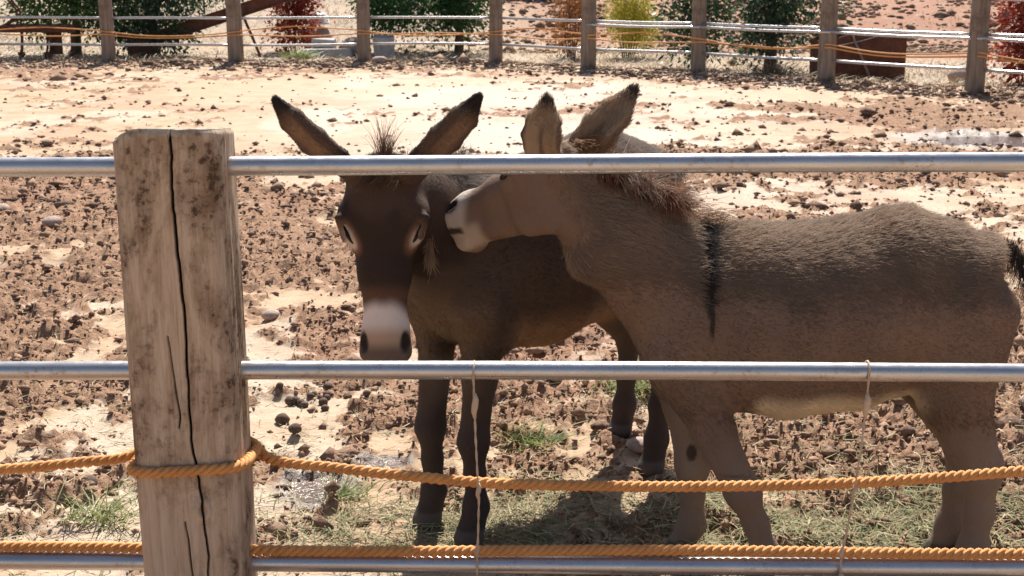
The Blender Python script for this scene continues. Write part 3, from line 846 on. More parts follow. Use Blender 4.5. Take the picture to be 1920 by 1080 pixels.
plant('dry_shrub', 'dead orange-brown conifer shrub behind the fifth far post', 'shrub', 1.12, 25.6, M['leaf_orange'],
      [((0.0, 0, 0.62), (0.27, 0.27, 0.5), 2), ((0.05, 0, 1.2), (0.18, 0.18, 0.35), 1)], 3600, 0.06,
      [([(0.02 * i - 0.05, 0.02 * (i % 2), -0.1), (0.05 * i - 0.12, 0, 0.5), (0.06 * i - 0.15, 0.03, 0.9)], [0.014, 0.01, 0.005]) for i in range(6)], aspect=0.3, shell=0.3)
plant('golden_conifer', 'yellow-green conifer with two spires beyond the fence pipes', 'shrub', 2.22, 25.8, M['leaf_yellow'],
      [((0.0, 0, 0.64), (0.30, 0.28, 0.34), 2.2), ((-0.19, 0, 1.15), (0.11, 0.11, 0.42), 0.9), ((0.2, 0, 1.1), (0.12, 0.12, 0.38), 0.9), ((0.3, -0.1, 0.6), (0.15, 0.15, 0.25), 0.5)], 6500, 0.055,
      [([(0.02 * i - 0.06, 0.02 * (i % 3), -0.1), (0.06 * i - 0.17, 0, 0.35), (0.07 * i - 0.2, 0.03, 0.6)], [0.013, 0.011, 0.006]) for i in range(7)], aspect=0.3, shell=0.35)
plant('leafy_shrub', 'sparse dark green shrub standing behind the sixth far post', 'shrub', 3.12, 23.2, M['leaf_dark'],
      [((-0.2, 0, 0.95), (0.28, 0.25, 0.35), 1.2), ((0.25, 0, 1.15), (0.28, 0.25, 0.4), 1.3), ((-0.15, 0, 0.5), (0.22, 0.2, 0.22), 0.7), ((0.3, 0, 0.55), (0.18, 0.18, 0.2), 0.5), ((0.05, 0, 1.6), (0.4, 0.3, 0.3), 1)], 2600, 0.085,
      limbs(0.8, 0.035, [(-0.3, 0, 1.0), (0.35, 0, 1.2), (0.0, 0.1, 1.7), (-0.2, 0, 0.5)]))
plant('leafy_tree', 'small dark-leaved tree with a bare trunk left of the seventh far post', 'tree', 4.24, 22.2, M['leaf_dark'],
      [((-0.08, 0, 0.95), (0.28, 0.26, 0.34), 1.4), ((0.12, 0, 1.3), (0.38, 0.3, 0.4), 1.4), ((-0.25, -0.1, 0.55), (0.16, 0.16, 0.16), 0.4), ((0.28, -0.05, 0.68), (0.15, 0.15, 0.16), 0.4), ((0.75, 0, 1.2), (0.2, 0.2, 0.24), 0.5), ((0.0, 0, 1.8), (0.6, 0.4, 0.35), 1)], 3600, 0.082,
      limbs(1.0, 0.095, [(-0.3, -0.1, 0.9), (0.35, 0, 1.4), (0.8, 0, 1.3), (0.0, 0.1, 1.9)]))
plant('red_shrub', 'dense red-leaved shrub at the far right beyond the last post', 'shrub', 7.68, 19.7, M['leaf_red'],
      [((0, 0, 0.5), (0.42, 0.4, 0.45), 1.3), ((0.05, 0, 1.1), (0.42, 0.4, 0.5), 1.4), ((0.1, 0, 1.6), (0.4, 0.4, 0.4), 1)], 5200, 0.085,
      [([(0, 0, -0.1), (0.02, 0, 0.8), (0, 0, 1.7)], [0.04, 0.03, 0.01]), ([(0.1, 0.05, -0.1), (0.2, 0, 0.7), (0.25, 0, 1.3)], [0.03, 0.02, 0.008])], shell=0.35)

# ------------------------------------------------------------------ rusty machinery and odds and ends
def zg(x, y): return float(macro_height(np.array([x]), np.array([y]))[0])

def cultivator():
    x0, y0 = -8.98, 25.3
    e = tag(empty('cultivator', (x0, y0, zg(x0, y0))), 'rusty tined farm cultivator standing by the first far post', 'cultivator')
    MB().box((0.05, 0, 0.56), (1.55, 0.12, 0.13)).build('frame_bar', M['rust'], e, False, 0.012)
    MB().box((0.05, 0.45, 0.58), (1.45, 0.10, 0.10)).build('frame_bar', M['rust'], e, False, 0.012)
    for x in (-0.55, 0.1, 0.7):
        MB().box((x, 0.22, 0.575), (0.07, 0.46, 0.07)).build('cross_bar', M['rust'], e, False, 0.008)
    for k, x in enumerate((-0.62, -0.33, -0.16, 0.16, 0.37, 0.62, 0.78)):
        yy = 0.0 if k % 2 == 0 else 0.45
        p = [(x, yy, 0.52), (x + 0.01, yy - 0.05, 0.36), (x - 0.015, yy - 0.02, 0.18), (x - 0.03, yy - 0.10, 0.05)]
        t = MB().tube(p, [0.028, 0.026, 0.024, 0.02], 6).build('tine', M['rust'], e)
        MB().add([(x - 0.09, yy - 0.06, 0.10), (x + 0.06, yy - 0.06, 0.10), (x - 0.02, yy - 0.17, -0.02), (x - 0.09, yy - 0.03, 0.11), (x + 0.06, yy - 0.03, 0.11), (x - 0.02, yy - 0.13, -0.02)],
                 [(0, 1, 2), (3, 5, 4), (0, 2, 5, 3), (1, 4, 5, 2), (0, 3, 4, 1)]).build('share', M['rust'], t, False)
    MB().tube([(-0.28, 0.1, 0.55), (-0.30, 0.2, 0.9), (-0.62, 0.25, 1.28)], 0.02, 6).build('hitch_arm', M['rust'], e)
    MB().tube([(-0.20, 0.1, 0.55), (-0.24, 0.2, 0.9), (-0.58, 0.3, 1.28)], 0.02, 6).build('hitch_arm', M['rust'], e)
    MB().tube([(-0.95, 0.2, 0.6), (-0.78, 0.22, 0.95), (-0.64, 0.25, 1.36)], 0.02, 6).build('hitch_arm', M['rust'], e)
    MB().box((-0.6, 0.26, 1.28), (0.1, 0.1, 0.03)).build('hitch_plate', M['rust'], e, False)
    MB().tube([(-0.72, 0, 0.52), (-0.5, 0.1, 0.62), (-0.28, 0.15, 0.78)], 0.035, 6).build('brace', M['rust'], e)
    MB().box((0.42, 0.1, 0.3), (0.22, 0.1, 0.42)).build('stand', M['rust'], e, False, 0.01)
cultivator()

def long_beam():
    y = 26.0
    a, b = Vector((-7.35, y, 0.20)), Vector((-3.6, y, 1.385))
    e = tag(empty('rusty_beam', (-6.0, y, 0)), 'long rusty steel beam slanting up past the second far post', 'beam')
    d = (b - a).normalized(); n = Vector((-d.z, 0, d.x))
    o = Vector((-6.0, y, 0))
    def slab(off, w, dep, nm):
        c = (a + b) / 2 + n * off - o
        vs = []
        for sx in (-1, 1):
            for sy in (-1, 1):
                for sz in (-1, 1):
                    vs.append(c + d * sx * (b - a).length / 2 + Vector((0, sy * dep / 2, 0)) + n * sz * w / 2)
        MB().add(vs, [(0, 1, 3, 2), (4, 6, 7, 5), (0, 4, 5, 1), (2, 3, 7, 6), (0, 2, 6, 4), (1, 5, 7, 3)]).build(nm, M['rust'], e, False, 0.004)
    slab(0, 0.20, 0.05, 'web'); slab(0.112, 0.022, 0.16, 'flange'); slab(-0.112, 0.022, 0.16, 'flange')
    MB().tube([(0.86, -0.05, 0.80), (1.02, -0.08, 0.42), (1.18, -0.1, 0.0)], 0.03, 6).build('prop', M['rust'], e)
    MB().box((-1.1, 0, 0.18), (0.5, 0.35, 0.40), None, 0.02).build('foot_block', M['rust'], e, False, 0.01)
long_beam()

def bin_():
    x0, y0 = 5.42, 20.75
    e = tag(empty('steel_bin', (x0, y0, zg(x0, y0))), 'rusty open steel bin between the seventh and eighth far posts', 'bin')
    w, dp, h, t = 1.22, 0.95, 0.72, 0.02
    fv = [(-w/2, 0, 0), (w/2, 0, 0), (w/2 + 0.01, -0.03, h), (-w/2 + 0.42, -0.03, h), (-w/2 + 0.02, -0.03, h * 0.82)]
    def plate(pts, th, nm):
        n = len(pts); v = [Vector(p) for p in pts]; nn = (v[1] - v[0]).cross(v[2] - v[0]).normalized() * th
        vs = v + [p + nn for p in v]
        MB().add(vs, [tuple(range(n))[::-1], tuple(range(n, 2*n))] + [(i, (i+1) % n, n + (i+1) % n, n + i) for i in range(n)]).build(nm, M['rust'], e, False)
    plate(fv, t, 'front_plate')
    plate([(p[0], dp, p[2]) for p in fv], t, 'back_plate')
    plate([(-w/2 - 0.003, 0, 0), (-w/2 - 0.003, dp, 0), (-w/2 - 0.003, dp, h*0.8), (-w/2 - 0.003, 0, h*0.8)], -t, 'side_plate')
    plate([(w/2 + 0.003, 0, 0), (w/2 + 0.003, dp, 0), (w/2 + 0.003, dp, h), (w/2 + 0.003, 0, h)], t, 'side_plate')
    MB().box((0, dp/2, 0.03), (w - 0.05, dp - 0.06, 0.04)).build('floor_plate', M['rust'], e, False)
    MB().tube([(-w/2 + 0.42, -0.045, h + 0.01), (w/2, -0.045, h + 0.01)], 0.018, 6).build('rim', M['rust'], e)
    MB().tube([(-w/2, -0.035, h * 0.36), (w/2, -0.035, h * 0.36)], 0.016, 6).build('rib', M['rust'], e)
    for k, (px, pz) in enumerate(((0.1, 0.56), (-0.45, 0.12), (0.33, 0.10))):
        pass
    st = MB().tube([(0, 0, 0), (-0.14, 0.06, 0.34), (-0.30, 0.16, 0.72)], [0.022, 0.02, 0.018], 7).build('stick', M['far_timber'], loc=(x0 + 0.06, y0 - 0.22, zg(x0, y0)))
    tag(st, 'pale stick leaning against the rusty bin', 'stick')
    st = MB().tube([(0, 0, 0), (0.35, 0.02, 0.07), (0.72, 0.0, 0.18)], 0.010, 6).build('wire', M['pipe'], loc=(x0 - 0.45, y0 - 0.075, 0.52))
    tag(st, 'thin pale wire slanting across the rusty bin', 'wire')
bin_()

def odds():
    o = MB().box((0, 0, 0.075), (0.95, 0.6, 0.15), None, 0.03).build('slab', M['concrete'], None, False, 0.012, loc=(-3.55, 26.2, zg(-3.55, 26.2)))
    tag(o, 'flat pale concrete slab left of the third far post', 'slab')
    o = MB().box((0, 0, 0.16), (0.42, 0.4, 0.30), None, 0.02).build('block', M['concrete'], None, False, 0.015, loc=(-3.72, 26.75, zg(-3.72, 26.75)))
    tag(o, 'grey concrete block behind the flat slab by the red shrub', 'block')
    o = MB().box((0, 0, 0.2), (0.40, 0.4, 0.40), None, 0.03).build('block', M['concrete'], None, False, 0.015, loc=(-2.45, 26.0, zg(-2.45, 26.0)))
    tag(o, 'grey concrete block just right of the third far post', 'block')
    lump('boulder', -3.15, 26.9, 0.26, M['stone'], 'mossy brown boulder behind the third far post', 'boulder', seed=41)
    lump('boulder', -2.95, 26.35, 0.20, M['stone'], 'small dark boulder at the end of the concrete slab', 'boulder', seed=44)
    # white basin standing on the stones
    e = tag(empty('basin', (-4.05, 28.4, 0.46)), 'white upturned basin beside the red column shrub', 'basin')
    n = 24; vs = []; fs = []
    prof = [(0.02, 0.20), (0.14, 0.195), (0.20, 0.15), (0.235, 0.0), (0.26, -0.02), (0.255, -0.035), (0.22, -0.02)]
    for r, z in prof:
        for i in range(n):
            a = 2 * math.pi * i / n; vs.append((r * math.cos(a), r * math.sin(a), z))
    for j in range(len(prof) - 1):
        for i in range(n):
            fs.append((j*n + i, j*n + (i+1) % n, (j+1)*n + (i+1) % n, (j+1)*n + i))
    mesh_obj('bowl', vs, fs, M['white'], e)
    lump('boulder', -4.05, 28.4, 0.36, M['stone'], 'low boulder carrying the white basin', 'boulder', seed=47, flat=0.8)
    bpy.data.objects['basin'].location.z = zg(-4.05, 28.4) + 0.55
    o = MB().tube([(0, 0, -0.1), (0.005, 0, 0.5), (0, 0, 1.1)], 0.012, 6).build('stake', M['far_timber'], loc=(-0.86, 26.9, zg(-0.86, 26.9)))
    tag(o, 'thin wooden stake beside the round tree\'s trunk', 'stake')
    # scrap heap on the bank
    hb = empty('scrap_heap', (0.9, 35.5, zg(0.9, 35.5)))
    tag(hb, 'dark heap of scrap and rubbish on the bank between the middle posts', 'heap')
    rr = random.Random(5)
    for k in range(46):
        x, y = rr.gauss(0, 0.75), rr.gauss(0, 0.35)
        rot = Vector((rr.uniform(-1, 1), rr.uniform(-1, 1), rr.uniform(-1, 1))).to_track_quat('Z', 'Y').to_matrix()
        sz = (rr.uniform(0.1, 0.5), rr.uniform(0.08, 0.3), rr.uniform(0.02, 0.12))
        MB().box((x, y, max(0.05, 0.55 - 0.35 * x * x) * rr.random() + 0.05 + 0.115 * y), sz, rot, 0.03).build('scrap', M[rr.choice(['scrap', 'scrap', 'rust', 'bark', 'white'])], hb, False)
odds()

# ------------------------------------------------------------------ donkeys: implicit bodies, surfaced and furred
class Field:
    def __init__(s, lo, hi, h):
        s.h = h; s.lo = np.array(lo, float)
        s.n = np.ceil((np.array(hi) - s.lo) / h).astype(int) + 1
        s.V = np.full(s.n, 0.08, np.float32)
    def region(s, a, b, pad):
        i0 = np.clip(np.floor((np.minimum(a, b) - pad - s.lo) / s.h).astype(int), 0, s.n - 1)
        i1 = np.clip(np.ceil((np.maximum(a, b) + pad - s.lo) / s.h).astype(int) + 1, 1, s.n)
        ax = [s.lo[k] + s.h * np.arange(i0[k], i1[k]) for k in range(3)]
        g = np.stack(np.meshgrid(*ax, indexing='ij'), -1)
        return tuple(slice(i0[k], i1[k]) for k in range(3)), g
    def cone(s, p0, p1, r0, r1, side=(0, 1, 0), k=0.03, ra=None, sub=False):
        """smooth-unites (or carves) an elliptical tapered capsule; r = (side radius, other radius)"""
        p0, p1 = np.array(p0, float), np.array(p1, float)
        r0 = (r0, r0) if np.isscalar(r0) else r0; r1 = (r1, r1) if np.isscalar(r1) else r1
        ax = p1 - p0; L = np.linalg.norm(ax)
        sd_ = np.array(side, float)
        ax = ax / L if L > 1e-6 else np.cross(sd_, [0, 0, 1.0])
        sd_ = sd_ - ax * sd_.dot(ax); sd_ /= np.linalg.norm(sd_)
        up = np.cross(ax, sd_)
        rm = max(*r0, *r1, ra or 0)
        sl, g = s.region(p0, p1, rm + max(k, 0.02) * 1.5 + 0.02)
        q = g - p0
        t0 = q @ ax
        t = np.clip(t0 / max(L, 1e-6), 0, 1)
        qa = t0 - t * L
        rs = r0[0] + (r1[0] - r0[0]) * t; ru = r0[1] + (r1[1] - r0[1]) * t
        re = ra if ra else np.minimum(rs, ru)
        qs, qu = q @ sd_, q @ up
        k0 = np.sqrt((qs / rs) ** 2 + (qu / ru) ** 2 + (qa / re) ** 2) + 1e-6
        k1 = np.sqrt((qs / rs ** 2) ** 2 + (qu / ru ** 2) ** 2 + (qa / re ** 2) ** 2) + 1e-6
        d = np.maximum(k0 * (k0 - 1) / k1, -np.minimum(rs, ru))
        a = s.V[sl]
        if sub:
            d = -d
            hh = np.clip(k - np.abs(a - d), 0, None) / k
            s.V[sl] = np.maximum(a, d) + hh * hh * k / 4
        else:
            hh = np.clip(k - np.abs(a - d), 0, None) / k
            s.V[sl] = np.minimum(a, d) - hh * hh * k / 4
    def chain(s, pts, rads, side=(0, 1, 0), k=0.03):
        for a, b, ra, rb in zip(pts[:-1], pts[1:], rads[:-1], rads[1:]):
            s.cone(a, b, ra, rb, side, k)
    def surface(s):
        V = s.V; ins = V < 0
        c = np.zeros(np.array(V.shape) - 1, np.int8)
        for dx in (0, 1):
            for dy in (0, 1):
                for dz in (0, 1):
                    c += ins[dx:V.shape[0]-1+dx, dy:V.shape[1]-1+dy, dz:V.shape[2]-1+dz]
        cell = (c > 0) & (c < 8)
        idx = np.full(cell.shape, -1, np.int64); ci = np.argwhere(cell); idx[cell] = np.arange(len(ci))
        acc = np.zeros((len(ci), 3)); cnt = np.zeros(len(ci))
        corners = [(i, j, k) for i in (0, 1) for j in (0, 1) for k in (0, 1)]
        for a in range(8):
            for ax in range(3):
                if corners[a][ax]: continue
                b = list(corners[a]); b[ax] = 1
                va = V[tuple((ci + corners[a]).T)]; vb = V[tuple((ci + b).T)]
                m = (va < 0) != (vb < 0)
                t = np.where(m, va / np.where(m, va - vb, 1), 0)
                p = np.tile(np.array(corners[a], float), (len(ci), 1)); p[:, ax] += t
                acc[m] += p[m]; cnt[m] += 1
        P = s.lo + s.h * (ci + acc / cnt[:, None])
        F = []
        for ax in range(3):
            o1, o2 = [k for k in range(3) if k != ax]
            sa = [slice(None)] * 3; sb = [slice(None)] * 3
            sa[ax] = slice(0, -1); sb[ax] = slice(1, None)
            A, B = ins[tuple(sa)], ins[tuple(sb)]
            e = np.argwhere(A != B)
            e = e[(e[:, o1] > 0) & (e[:, o2] > 0) & (e[:, o1] < V.shape[o1]-1) & (e[:, o2] < V.shape[o2]-1)]
            def at(d1, d2):
                q = e.copy(); q[:, o1] += d1; q[:, o2] += d2; return idx[tuple(q.T)]
            f = np.stack([at(-1, -1), at(0, -1), at(0, 0), at(-1, 0)], 1)
            flip = A[tuple(e.T)] if ax != 1 else ~A[tuple(e.T)]
            f[~flip] = f[~flip][:, ::-1]
            F.append(f)
        return P, np.concatenate(F)

def vnormals(V, F):
    n = np.cross(V[F[:, 2]] - V[F[:, 0]], V[F[:, 3]] - V[F[:, 1]])
    out = np.zeros_like(V)
    for k in range(4): np.add.at(out, F[:, k], n)
    return out / (np.linalg.norm(out, axis=1)[:, None] + 1e-9)

def smooth_mesh(V, F, it, w=0.5):
    for _ in range(it):
        s_ = np.zeros_like(V); c = np.zeros(len(V))
        for a, b in ((0, 1), (1, 2), (2, 3), (3, 0)):
            np.add.at(s_, F[:, a], V[F[:, b]]); np.add.at(c, F[:, a], 1)
            np.add.at(s_, F[:, b], V[F[:, a]]); np.add.at(c, F[:, b], 1)
        V = V + w * (s_ / c[:, None] - V)
    return V

def hair_obj(name, P, colors, radius, parent, tip=0.25):
    """P: strands, points, 3 in the parent's space"""
    n, k, _ = P.shape
    hc = bpy.data.hair_curves.new(name)
    hc.add_curves([k] * n)
    hc.attributes['position'].data.foreach_set('vector', P.astype(np.float32).ravel())
    ra = hc.attributes.get('radius') or hc.attributes.new('radius', 'FLOAT', 'POINT')
    prof = np.linspace(1, tip, k)[None] * (np.full(n, radius) if np.isscalar(radius) else radius)[:, None]
    ra.data.foreach_set('value', prof.astype(np.float32).ravel())
    ca = hc.attributes.new('coat', 'FLOAT_COLOR', 'CURVE')
    ca.data.foreach_set('color', np.concatenate([colors, np.ones((n, 1))], 1).astype(np.float32).ravel())
    hc.materials.append(M['hair'])
    o = bpy.data.objects.new(name, hc)
    COL.objects.link(o); o.parent = parent
    return o

def unit(v):
    v = np.array(v, float); return v / np.linalg.norm(v)

def strands(root, dirv, normal, length, n=5, lift=0.35, curl=0.12, sag=0.0):
    """strands leaving along lift*normal+dir, lying down along dir"""
    m = len(root)
    P = np.empty((m, n, 3)); P[:, 0] = root
    w = rng.normal(0, curl, (m, 3))
    cur = root.copy()
    for k in range(1, n):
        t = k / (n - 1)
        d = dirv + normal * (lift * (1.3 - t))[:, None] + w * t * 1.6
        d[:, 2] -= sag * t
        d /= np.linalg.norm(d, axis=1)[:, None]
        cur = cur + d * (length / (n - 1))[:, None]
        P[:, k] = cur
    return P

def build_donkey(spec):
    sc = spec['scale']
    e = tag(empty('donkey', (*spec['loc'], 0), spec['rz']), spec['label'], 'donkey')
    c_, s_ = math.cos(spec['rz']), math.sin(spec['rz'])
    def toloc(p):      # world point -> donkey space
        x, y = p[0] - spec['loc'][0], p[1] - spec['loc'][1]
        return np.array([x * c_ + y * s_, -x * s_ + y * c_, p[2]])
    def dirloc(p): return np.array([p[0] * c_ + p[1] * s_, -p[0] * s_ + p[1] * c_, p[2]])
    O = toloc(spec['poll']); Fd = unit(dirloc(spec['nose'])); Ud = dirloc(spec['up']); Ud = unit(Ud - Fd * Ud.dot(Fd)); Sd = np.cross(Ud, Fd)
    hs = spec['head']
    def hp(f, s, u): return O + hs * (Fd * f + Sd * s + Ud * u)
    ears = [dict(pts=[toloc(p) for p in ear['pts']], open=unit(dirloc(ear['open'])), w=ear['w']) for ear in spec['ears']]
    allp = np.array([hp(0.5, 0, -0.1), hp(0, 0, 0.1)] + [p for ear in ears for p in ear['pts']])
    hi = np.maximum(allp.max(0) + 0.12, [0.72 * sc, 0.34 * sc, 1.2 * sc]); lo = np.minimum(allp.min(0) - 0.12, [-0.66 * sc, -0.34 * sc, -0.02])
    fld = Field(lo, hi, 0.0068)
    # trunk
    T = [(-0.405, 0.785, 0.14, 0.14), (-0.34, 0.835, 0.190, 0.222), (-0.22, 0.838, 0.206, 0.258), (-0.06, 0.785, 0.243, 0.262), (0.10, 0.765, 0.245, 0.268), (0.24, 0.78, 0.215, 0.258), (0.36, 0.80, 0.17, 0.24), (0.44, 0.775, 0.135, 0.19)]
    T = [(x + 0, z + (spec.get('belly', 0) * (-0.5 if -0.2 < x < 0.2 else 0)), w, h + (spec.get('belly', 0) * (0.5 if -0.2 < x < 0.2 else 0))) for x, z, w, h in T]
    for (x0, z0, w0, h0), (x1, z1, w1, h1) in zip(T[:-1], T[1:]):
        fld.cone((x0*sc, 0, z0*sc), (x1*sc, 0, z1*sc), (w0*sc, h0*sc), (w1*sc, h1*sc), k=0.05, ra=0.10*sc)
    # shoulders and haunches
    for sgn in (1, -1):
        fld.cone((0.33*sc, sgn*0.112*sc, 0.90*sc), (0.42*sc, sgn*0.120*sc, 0.68*sc), (0.058*sc, 0.11*sc), (0.064*sc, 0.092*sc), k=0.035)
        fld.cone((0.43*sc, sgn*0.095*sc, 0.70*sc), (0.36*sc, sgn*0.115*sc, 0.60*sc), (0.062*sc, 0.075*sc), (0.058*sc, 0.065*sc), k=0.035)
        fld.cone((-0.325*sc, sgn*0.11*sc, 0.83*sc), (-0.345*sc, sgn*0.128*sc, 0.70*sc), (0.085*sc, 0.135*sc), (0.090*sc, 0.13*sc), k=0.04)
    # neck
    nk = [np.array(p, float) for p in spec['neck']]
    nk = [p * [sc, sc, sc] for p in nk] + [hp(0.05, 0, -0.085)]
    fld.chain(nk, [(0.125*sc, 0.20*sc), (0.100*sc, 0.150*sc), (0.080*sc, 0.118*sc), (0.066*hs, 0.080*hs)], side=np.cross(nk[-1] - nk[0], [0, 0, -1.0]), k=0.06)
    # head
    H = lambda a, b, ra, rb, k=0.025, **kw: fld.cone(hp(*a), hp(*b), tuple(np.array(ra) * hs), tuple(np.array(rb) * hs), Sd, k, **kw)
    H((0.035, 0, -0.052), (0.10, 0, -0.052), (0.088, 0.072), (0.095, 0.068), 0.03)
    for sg in (1, -1):
        H((0.085, sg*0.044, -0.112), (0.16, sg*0.040, -0.112), (0.040, 0.100), (0.036, 0.086), 0.035)     # cheeks
        H((0.105, sg*0.080, -0.034), (0.155, sg*0.074, -0.034), (0.026, 0.026), (0.022, 0.022), 0.03)       # brow
    H((0.10, 0, -0.055), (0.24, 0, -0.064), (0.086, 0.066), (0.060, 0.055), 0.03)
    H((0.24, 0, -0.064), (0.37, 0, -0.070), (0.058, 0.055), (0.046, 0.046), 0.03)
    H((0.15, 0, -0.145), (0.37, 0, -0.112*spec['muz']), (0.045, 0.045), (0.040, 0.036), 0.04)
    mz = spec['muz']; H((0.375, 0, -0.080), (0.420, 0, -0.088), (0.053, 0.050*mz), (0.054, 0.050*mz), 0.03)                       # muzzle
    H((0.395, 0, -0.130*mz), (0.42, 0, -0.126*mz), (0.042, 0.030*mz), (0.040, 0.026*mz), 0.018)                      # lower lip
    for sg in (1, -1):
        H((0.395, sg*0.034, -0.062), (0.425, sg*0.038, -0.070), (0.022, 0.022), (0.024, 0.024), 0.02)       # nostril wing
        H((0.388, sg*0.050, -0.044), (0.418, sg*0.050, -0.050), (0.008, 0.011), (0.009, 0.012), 0.010, sub=True)
        H((0.118, sg*(spec['eye'][0]+0.020), spec['eye'][1]+0.020), (0.165, sg*(spec['eye'][0]+0.008), spec['eye'][1]+0.018), (0.011, 0.010), (0.008, 0.008), 0.014) if spec['lid'] else None
        H((0.135, sg*(spec['eye'][0]+0.012), spec['eye'][1]+0.010), (0.178, sg*(spec['eye'][0]-0.006), spec['eye'][1]), (0.007, 0.009), (0.006, 0.008), 0.014, sub=True)   # eye socket
    H((0.40, 0.06, -0.122), (0.40, -0.06, -0.122), (0.008, 0.005), (0.008, 0.005), 0.008, sub=True) if False else None
    # ears
    for ear in ears:
        P = ear['pts']; n = len(P)
        prof = np.interp(np.linspace(0, 1, n), [0, 0.15, 0.45, 0.75, 0.92, 1.0], [0.60, 0.8, 1.0, 0.82, 0.52, 0.30]) * ear['w']
        for i in range(n - 1):
            ax = unit(P[i+1] - P[i]); sd_ = np.cross(ear['open'], ax)
            th = 0.42 if i > 0 else 0.6
            fld.cone(P[i], P[i+1], (prof[i], max(0.013, prof[i]*th)), (prof[i+1], max(0.011, prof[i+1]*0.42)), sd_, k=0.016, ra=0.014)
        for i in range(n - 1):
            ax = unit(P[i+1] - P[i]); sd_ = np.cross(ear['open'], ax)
            o0 = P[i] + ear['open'] * (prof[i] * 0.46); o1 = P[i+1] + ear['open'] * (prof[i+1] * 0.46)
            if i == 0: o0 = o0 + (o1 - o0) * 0.5
            if i == n - 2: o1 = o0 + (o1 - o0) * 0.55
            fld.cone(o0, o1, (prof[i]*0.66, prof[i]*0.36), (prof[i+1]*0.66, prof[i+1]*0.36), sd_, k=0.010, ra=0.012, sub=True)
    # legs: (list of joints in donkey space, unscaled)
    for leg in spec['fore']:
        J = [np.array(p) for p in leg]       # elbow, forearm, knee, mid cannon, fetlock, coronet, toe
        w_ = sc * spec['legw']; rr = [(0.062*w_, 0.078*w_), (0.042*w_, 0.050*w_), (0.041*w_, 0.043*w_), (0.026*w_, 0.029*w_), (0.034*w_, 0.035*w_), (0.030*w_, 0.033*w_)]
        fld.chain(J[:6], rr, k=0.03)
        fld.cone(J[5], J[6], 0.036*sc, 0.043*sc, k=0.012)
    for leg in spec['hind']:
        J = [np.array(p) for p in leg]       # hip, stifle, hock, mid cannon, fetlock, coronet, toe
        w_ = sc * spec['legw']; rr = [(0.10*sc, 0.14*sc), (0.074*sc, 0.098*sc), (0.038*w_, 0.047*w_), (0.027*w_, 0.034*w_), (0.034*w_, 0.036*w_), (0.030*w_, 0.033*w_)]
        fld.chain(J[:6], rr, k=0.04)
        hk = J[2]; fld.cone(hk + [-0.025*sc, 0, 0.045*sc], hk + [-0.02*sc, 0, -0.03*sc], 0.024*sc, 0.022*sc, k=0.02)
        fld.cone(J[5], J[6], 0.036*sc, 0.043*sc, k=0.012)
    V, F = fld.surface()
    keep_lo = V[:, 2] < 0.004
    V = smooth_mesh(V, F, 2, 0.5)
    V[:, 2] = np.maximum(V[:, 2], 0.0)
    N = vnormals(V, F)

    # ---- coat colours from anatomy
    def headco(P):
        q = (P - O) / hs
        return q @ Fd, q @ Sd, q @ Ud
    def coat(P, Nn):
        f, s, u = headco(P)
        x, y, z = P[:, 0] / sc, P[:, 1] / sc, P[:, 2] / sc
        nz = fbm(P[:, 0] * 7, P[:, 1] * 7, P[:, 2] * 7, seed=spec['seed'], octaves=3)
        nb = fbm(P[:, 0] * 26, P[:, 1] * 26, P[:, 2] * 26, seed=spec['seed'] + 3, octaves=2)
        C = spec['coat'](P, x, y, z, nz, nb)
        ishead = sstep(-0.10, -0.02, f) * sstep(0.22, 0.16, np.abs(s)) * sstep(0.09, 0.05, u) * sstep(-0.26, -0.2, u)
        ishead = ishead * (1 - sstep(0.20, 0.24, f) * (1 - sstep(-0.185, -0.165, u) * sstep(0.115, 0.095, np.abs(s))))
        C = spec['face'](C, f, s, u, nz, ishead)
        # ears
        for ear in ears:
            d, t, lat, _ = ear_param(P, ear)
            near = sstep(0.072, 0.058, d) * sstep(0.10, 0.22, t)
            C = spec['ear'](C, near, t, Nn @ ear['open'], lat)
        hoof = sstep(0.062, 0.052, P[:, 2])
        C = C * (1 - hoof[:, None]) + np.array(spec['hoof']) * hoof[:, None]
        return np.clip(C, 0.004, 1)
    cv = coat(V, N)
    body = mesh_obj('body', V, F, M['hide'], e, attrs={'coat': ('FLOAT_COLOR', cv)})
    # ---- fur
    fa = np.cross(V[F[:, 2]] - V[F[:, 0]], V[F[:, 3]] - V[F[:, 1]]); ar = np.linalg.norm(fa, axis=1)
    n = spec['hairs']
    cdf = np.cumsum(ar); fi = np.searchsorted(cdf, rng.random(n) * cdf[-1])
    a, b = rng.random((n, 1)), rng.random((n, 1))
    q = F[fi]
    blend = lambda A: (A[q[:, 0]] * (1-a) + A[q[:, 1]] * a) * (1-b) + (A[q[:, 3]] * (1-a) + A[q[:, 2]] * a) * b
    root = blend(V); nor = blend(N); nor /= np.linalg.norm(nor, axis=1)[:, None]
    col = blend(cv)
    f, s, u = headco(root)
    x, z = root[:, 0] / sc, root[:, 2] / sc
    hd = sstep(-0.04, 0.04, f) * sstep(0.2, 0.15, np.abs(s)) * sstep(0.08, 0.05, u) * sstep(-0.28, -0.2, u)
    legw = sstep(0.56, 0.46, z)
    fl = np.array([-1, 0, -0.55])[None] * np.ones((n, 1))
    # swirls along the ribs
    sw = fbm(root[:, 0] * 4.5, root[:, 1] * 4.5, root[:, 2] * 4.5, seed=5 + spec['seed'], octaves=2) - 0.5
    fl[:, 2] += sw * 1.6; fl[:, 0] += sw * 0.5
    fl = fl * (1 - legw[:, None]) + np.array([-0.15, 0, -1.0]) * legw[:, None]
    fl = fl * (1 - hd[:, None]) + (Fd * 0.9)[None] * hd[:, None]
    length = 0.0135 * sc * (1 - 0.3 * legw) * (1 - 0.4 * hd)
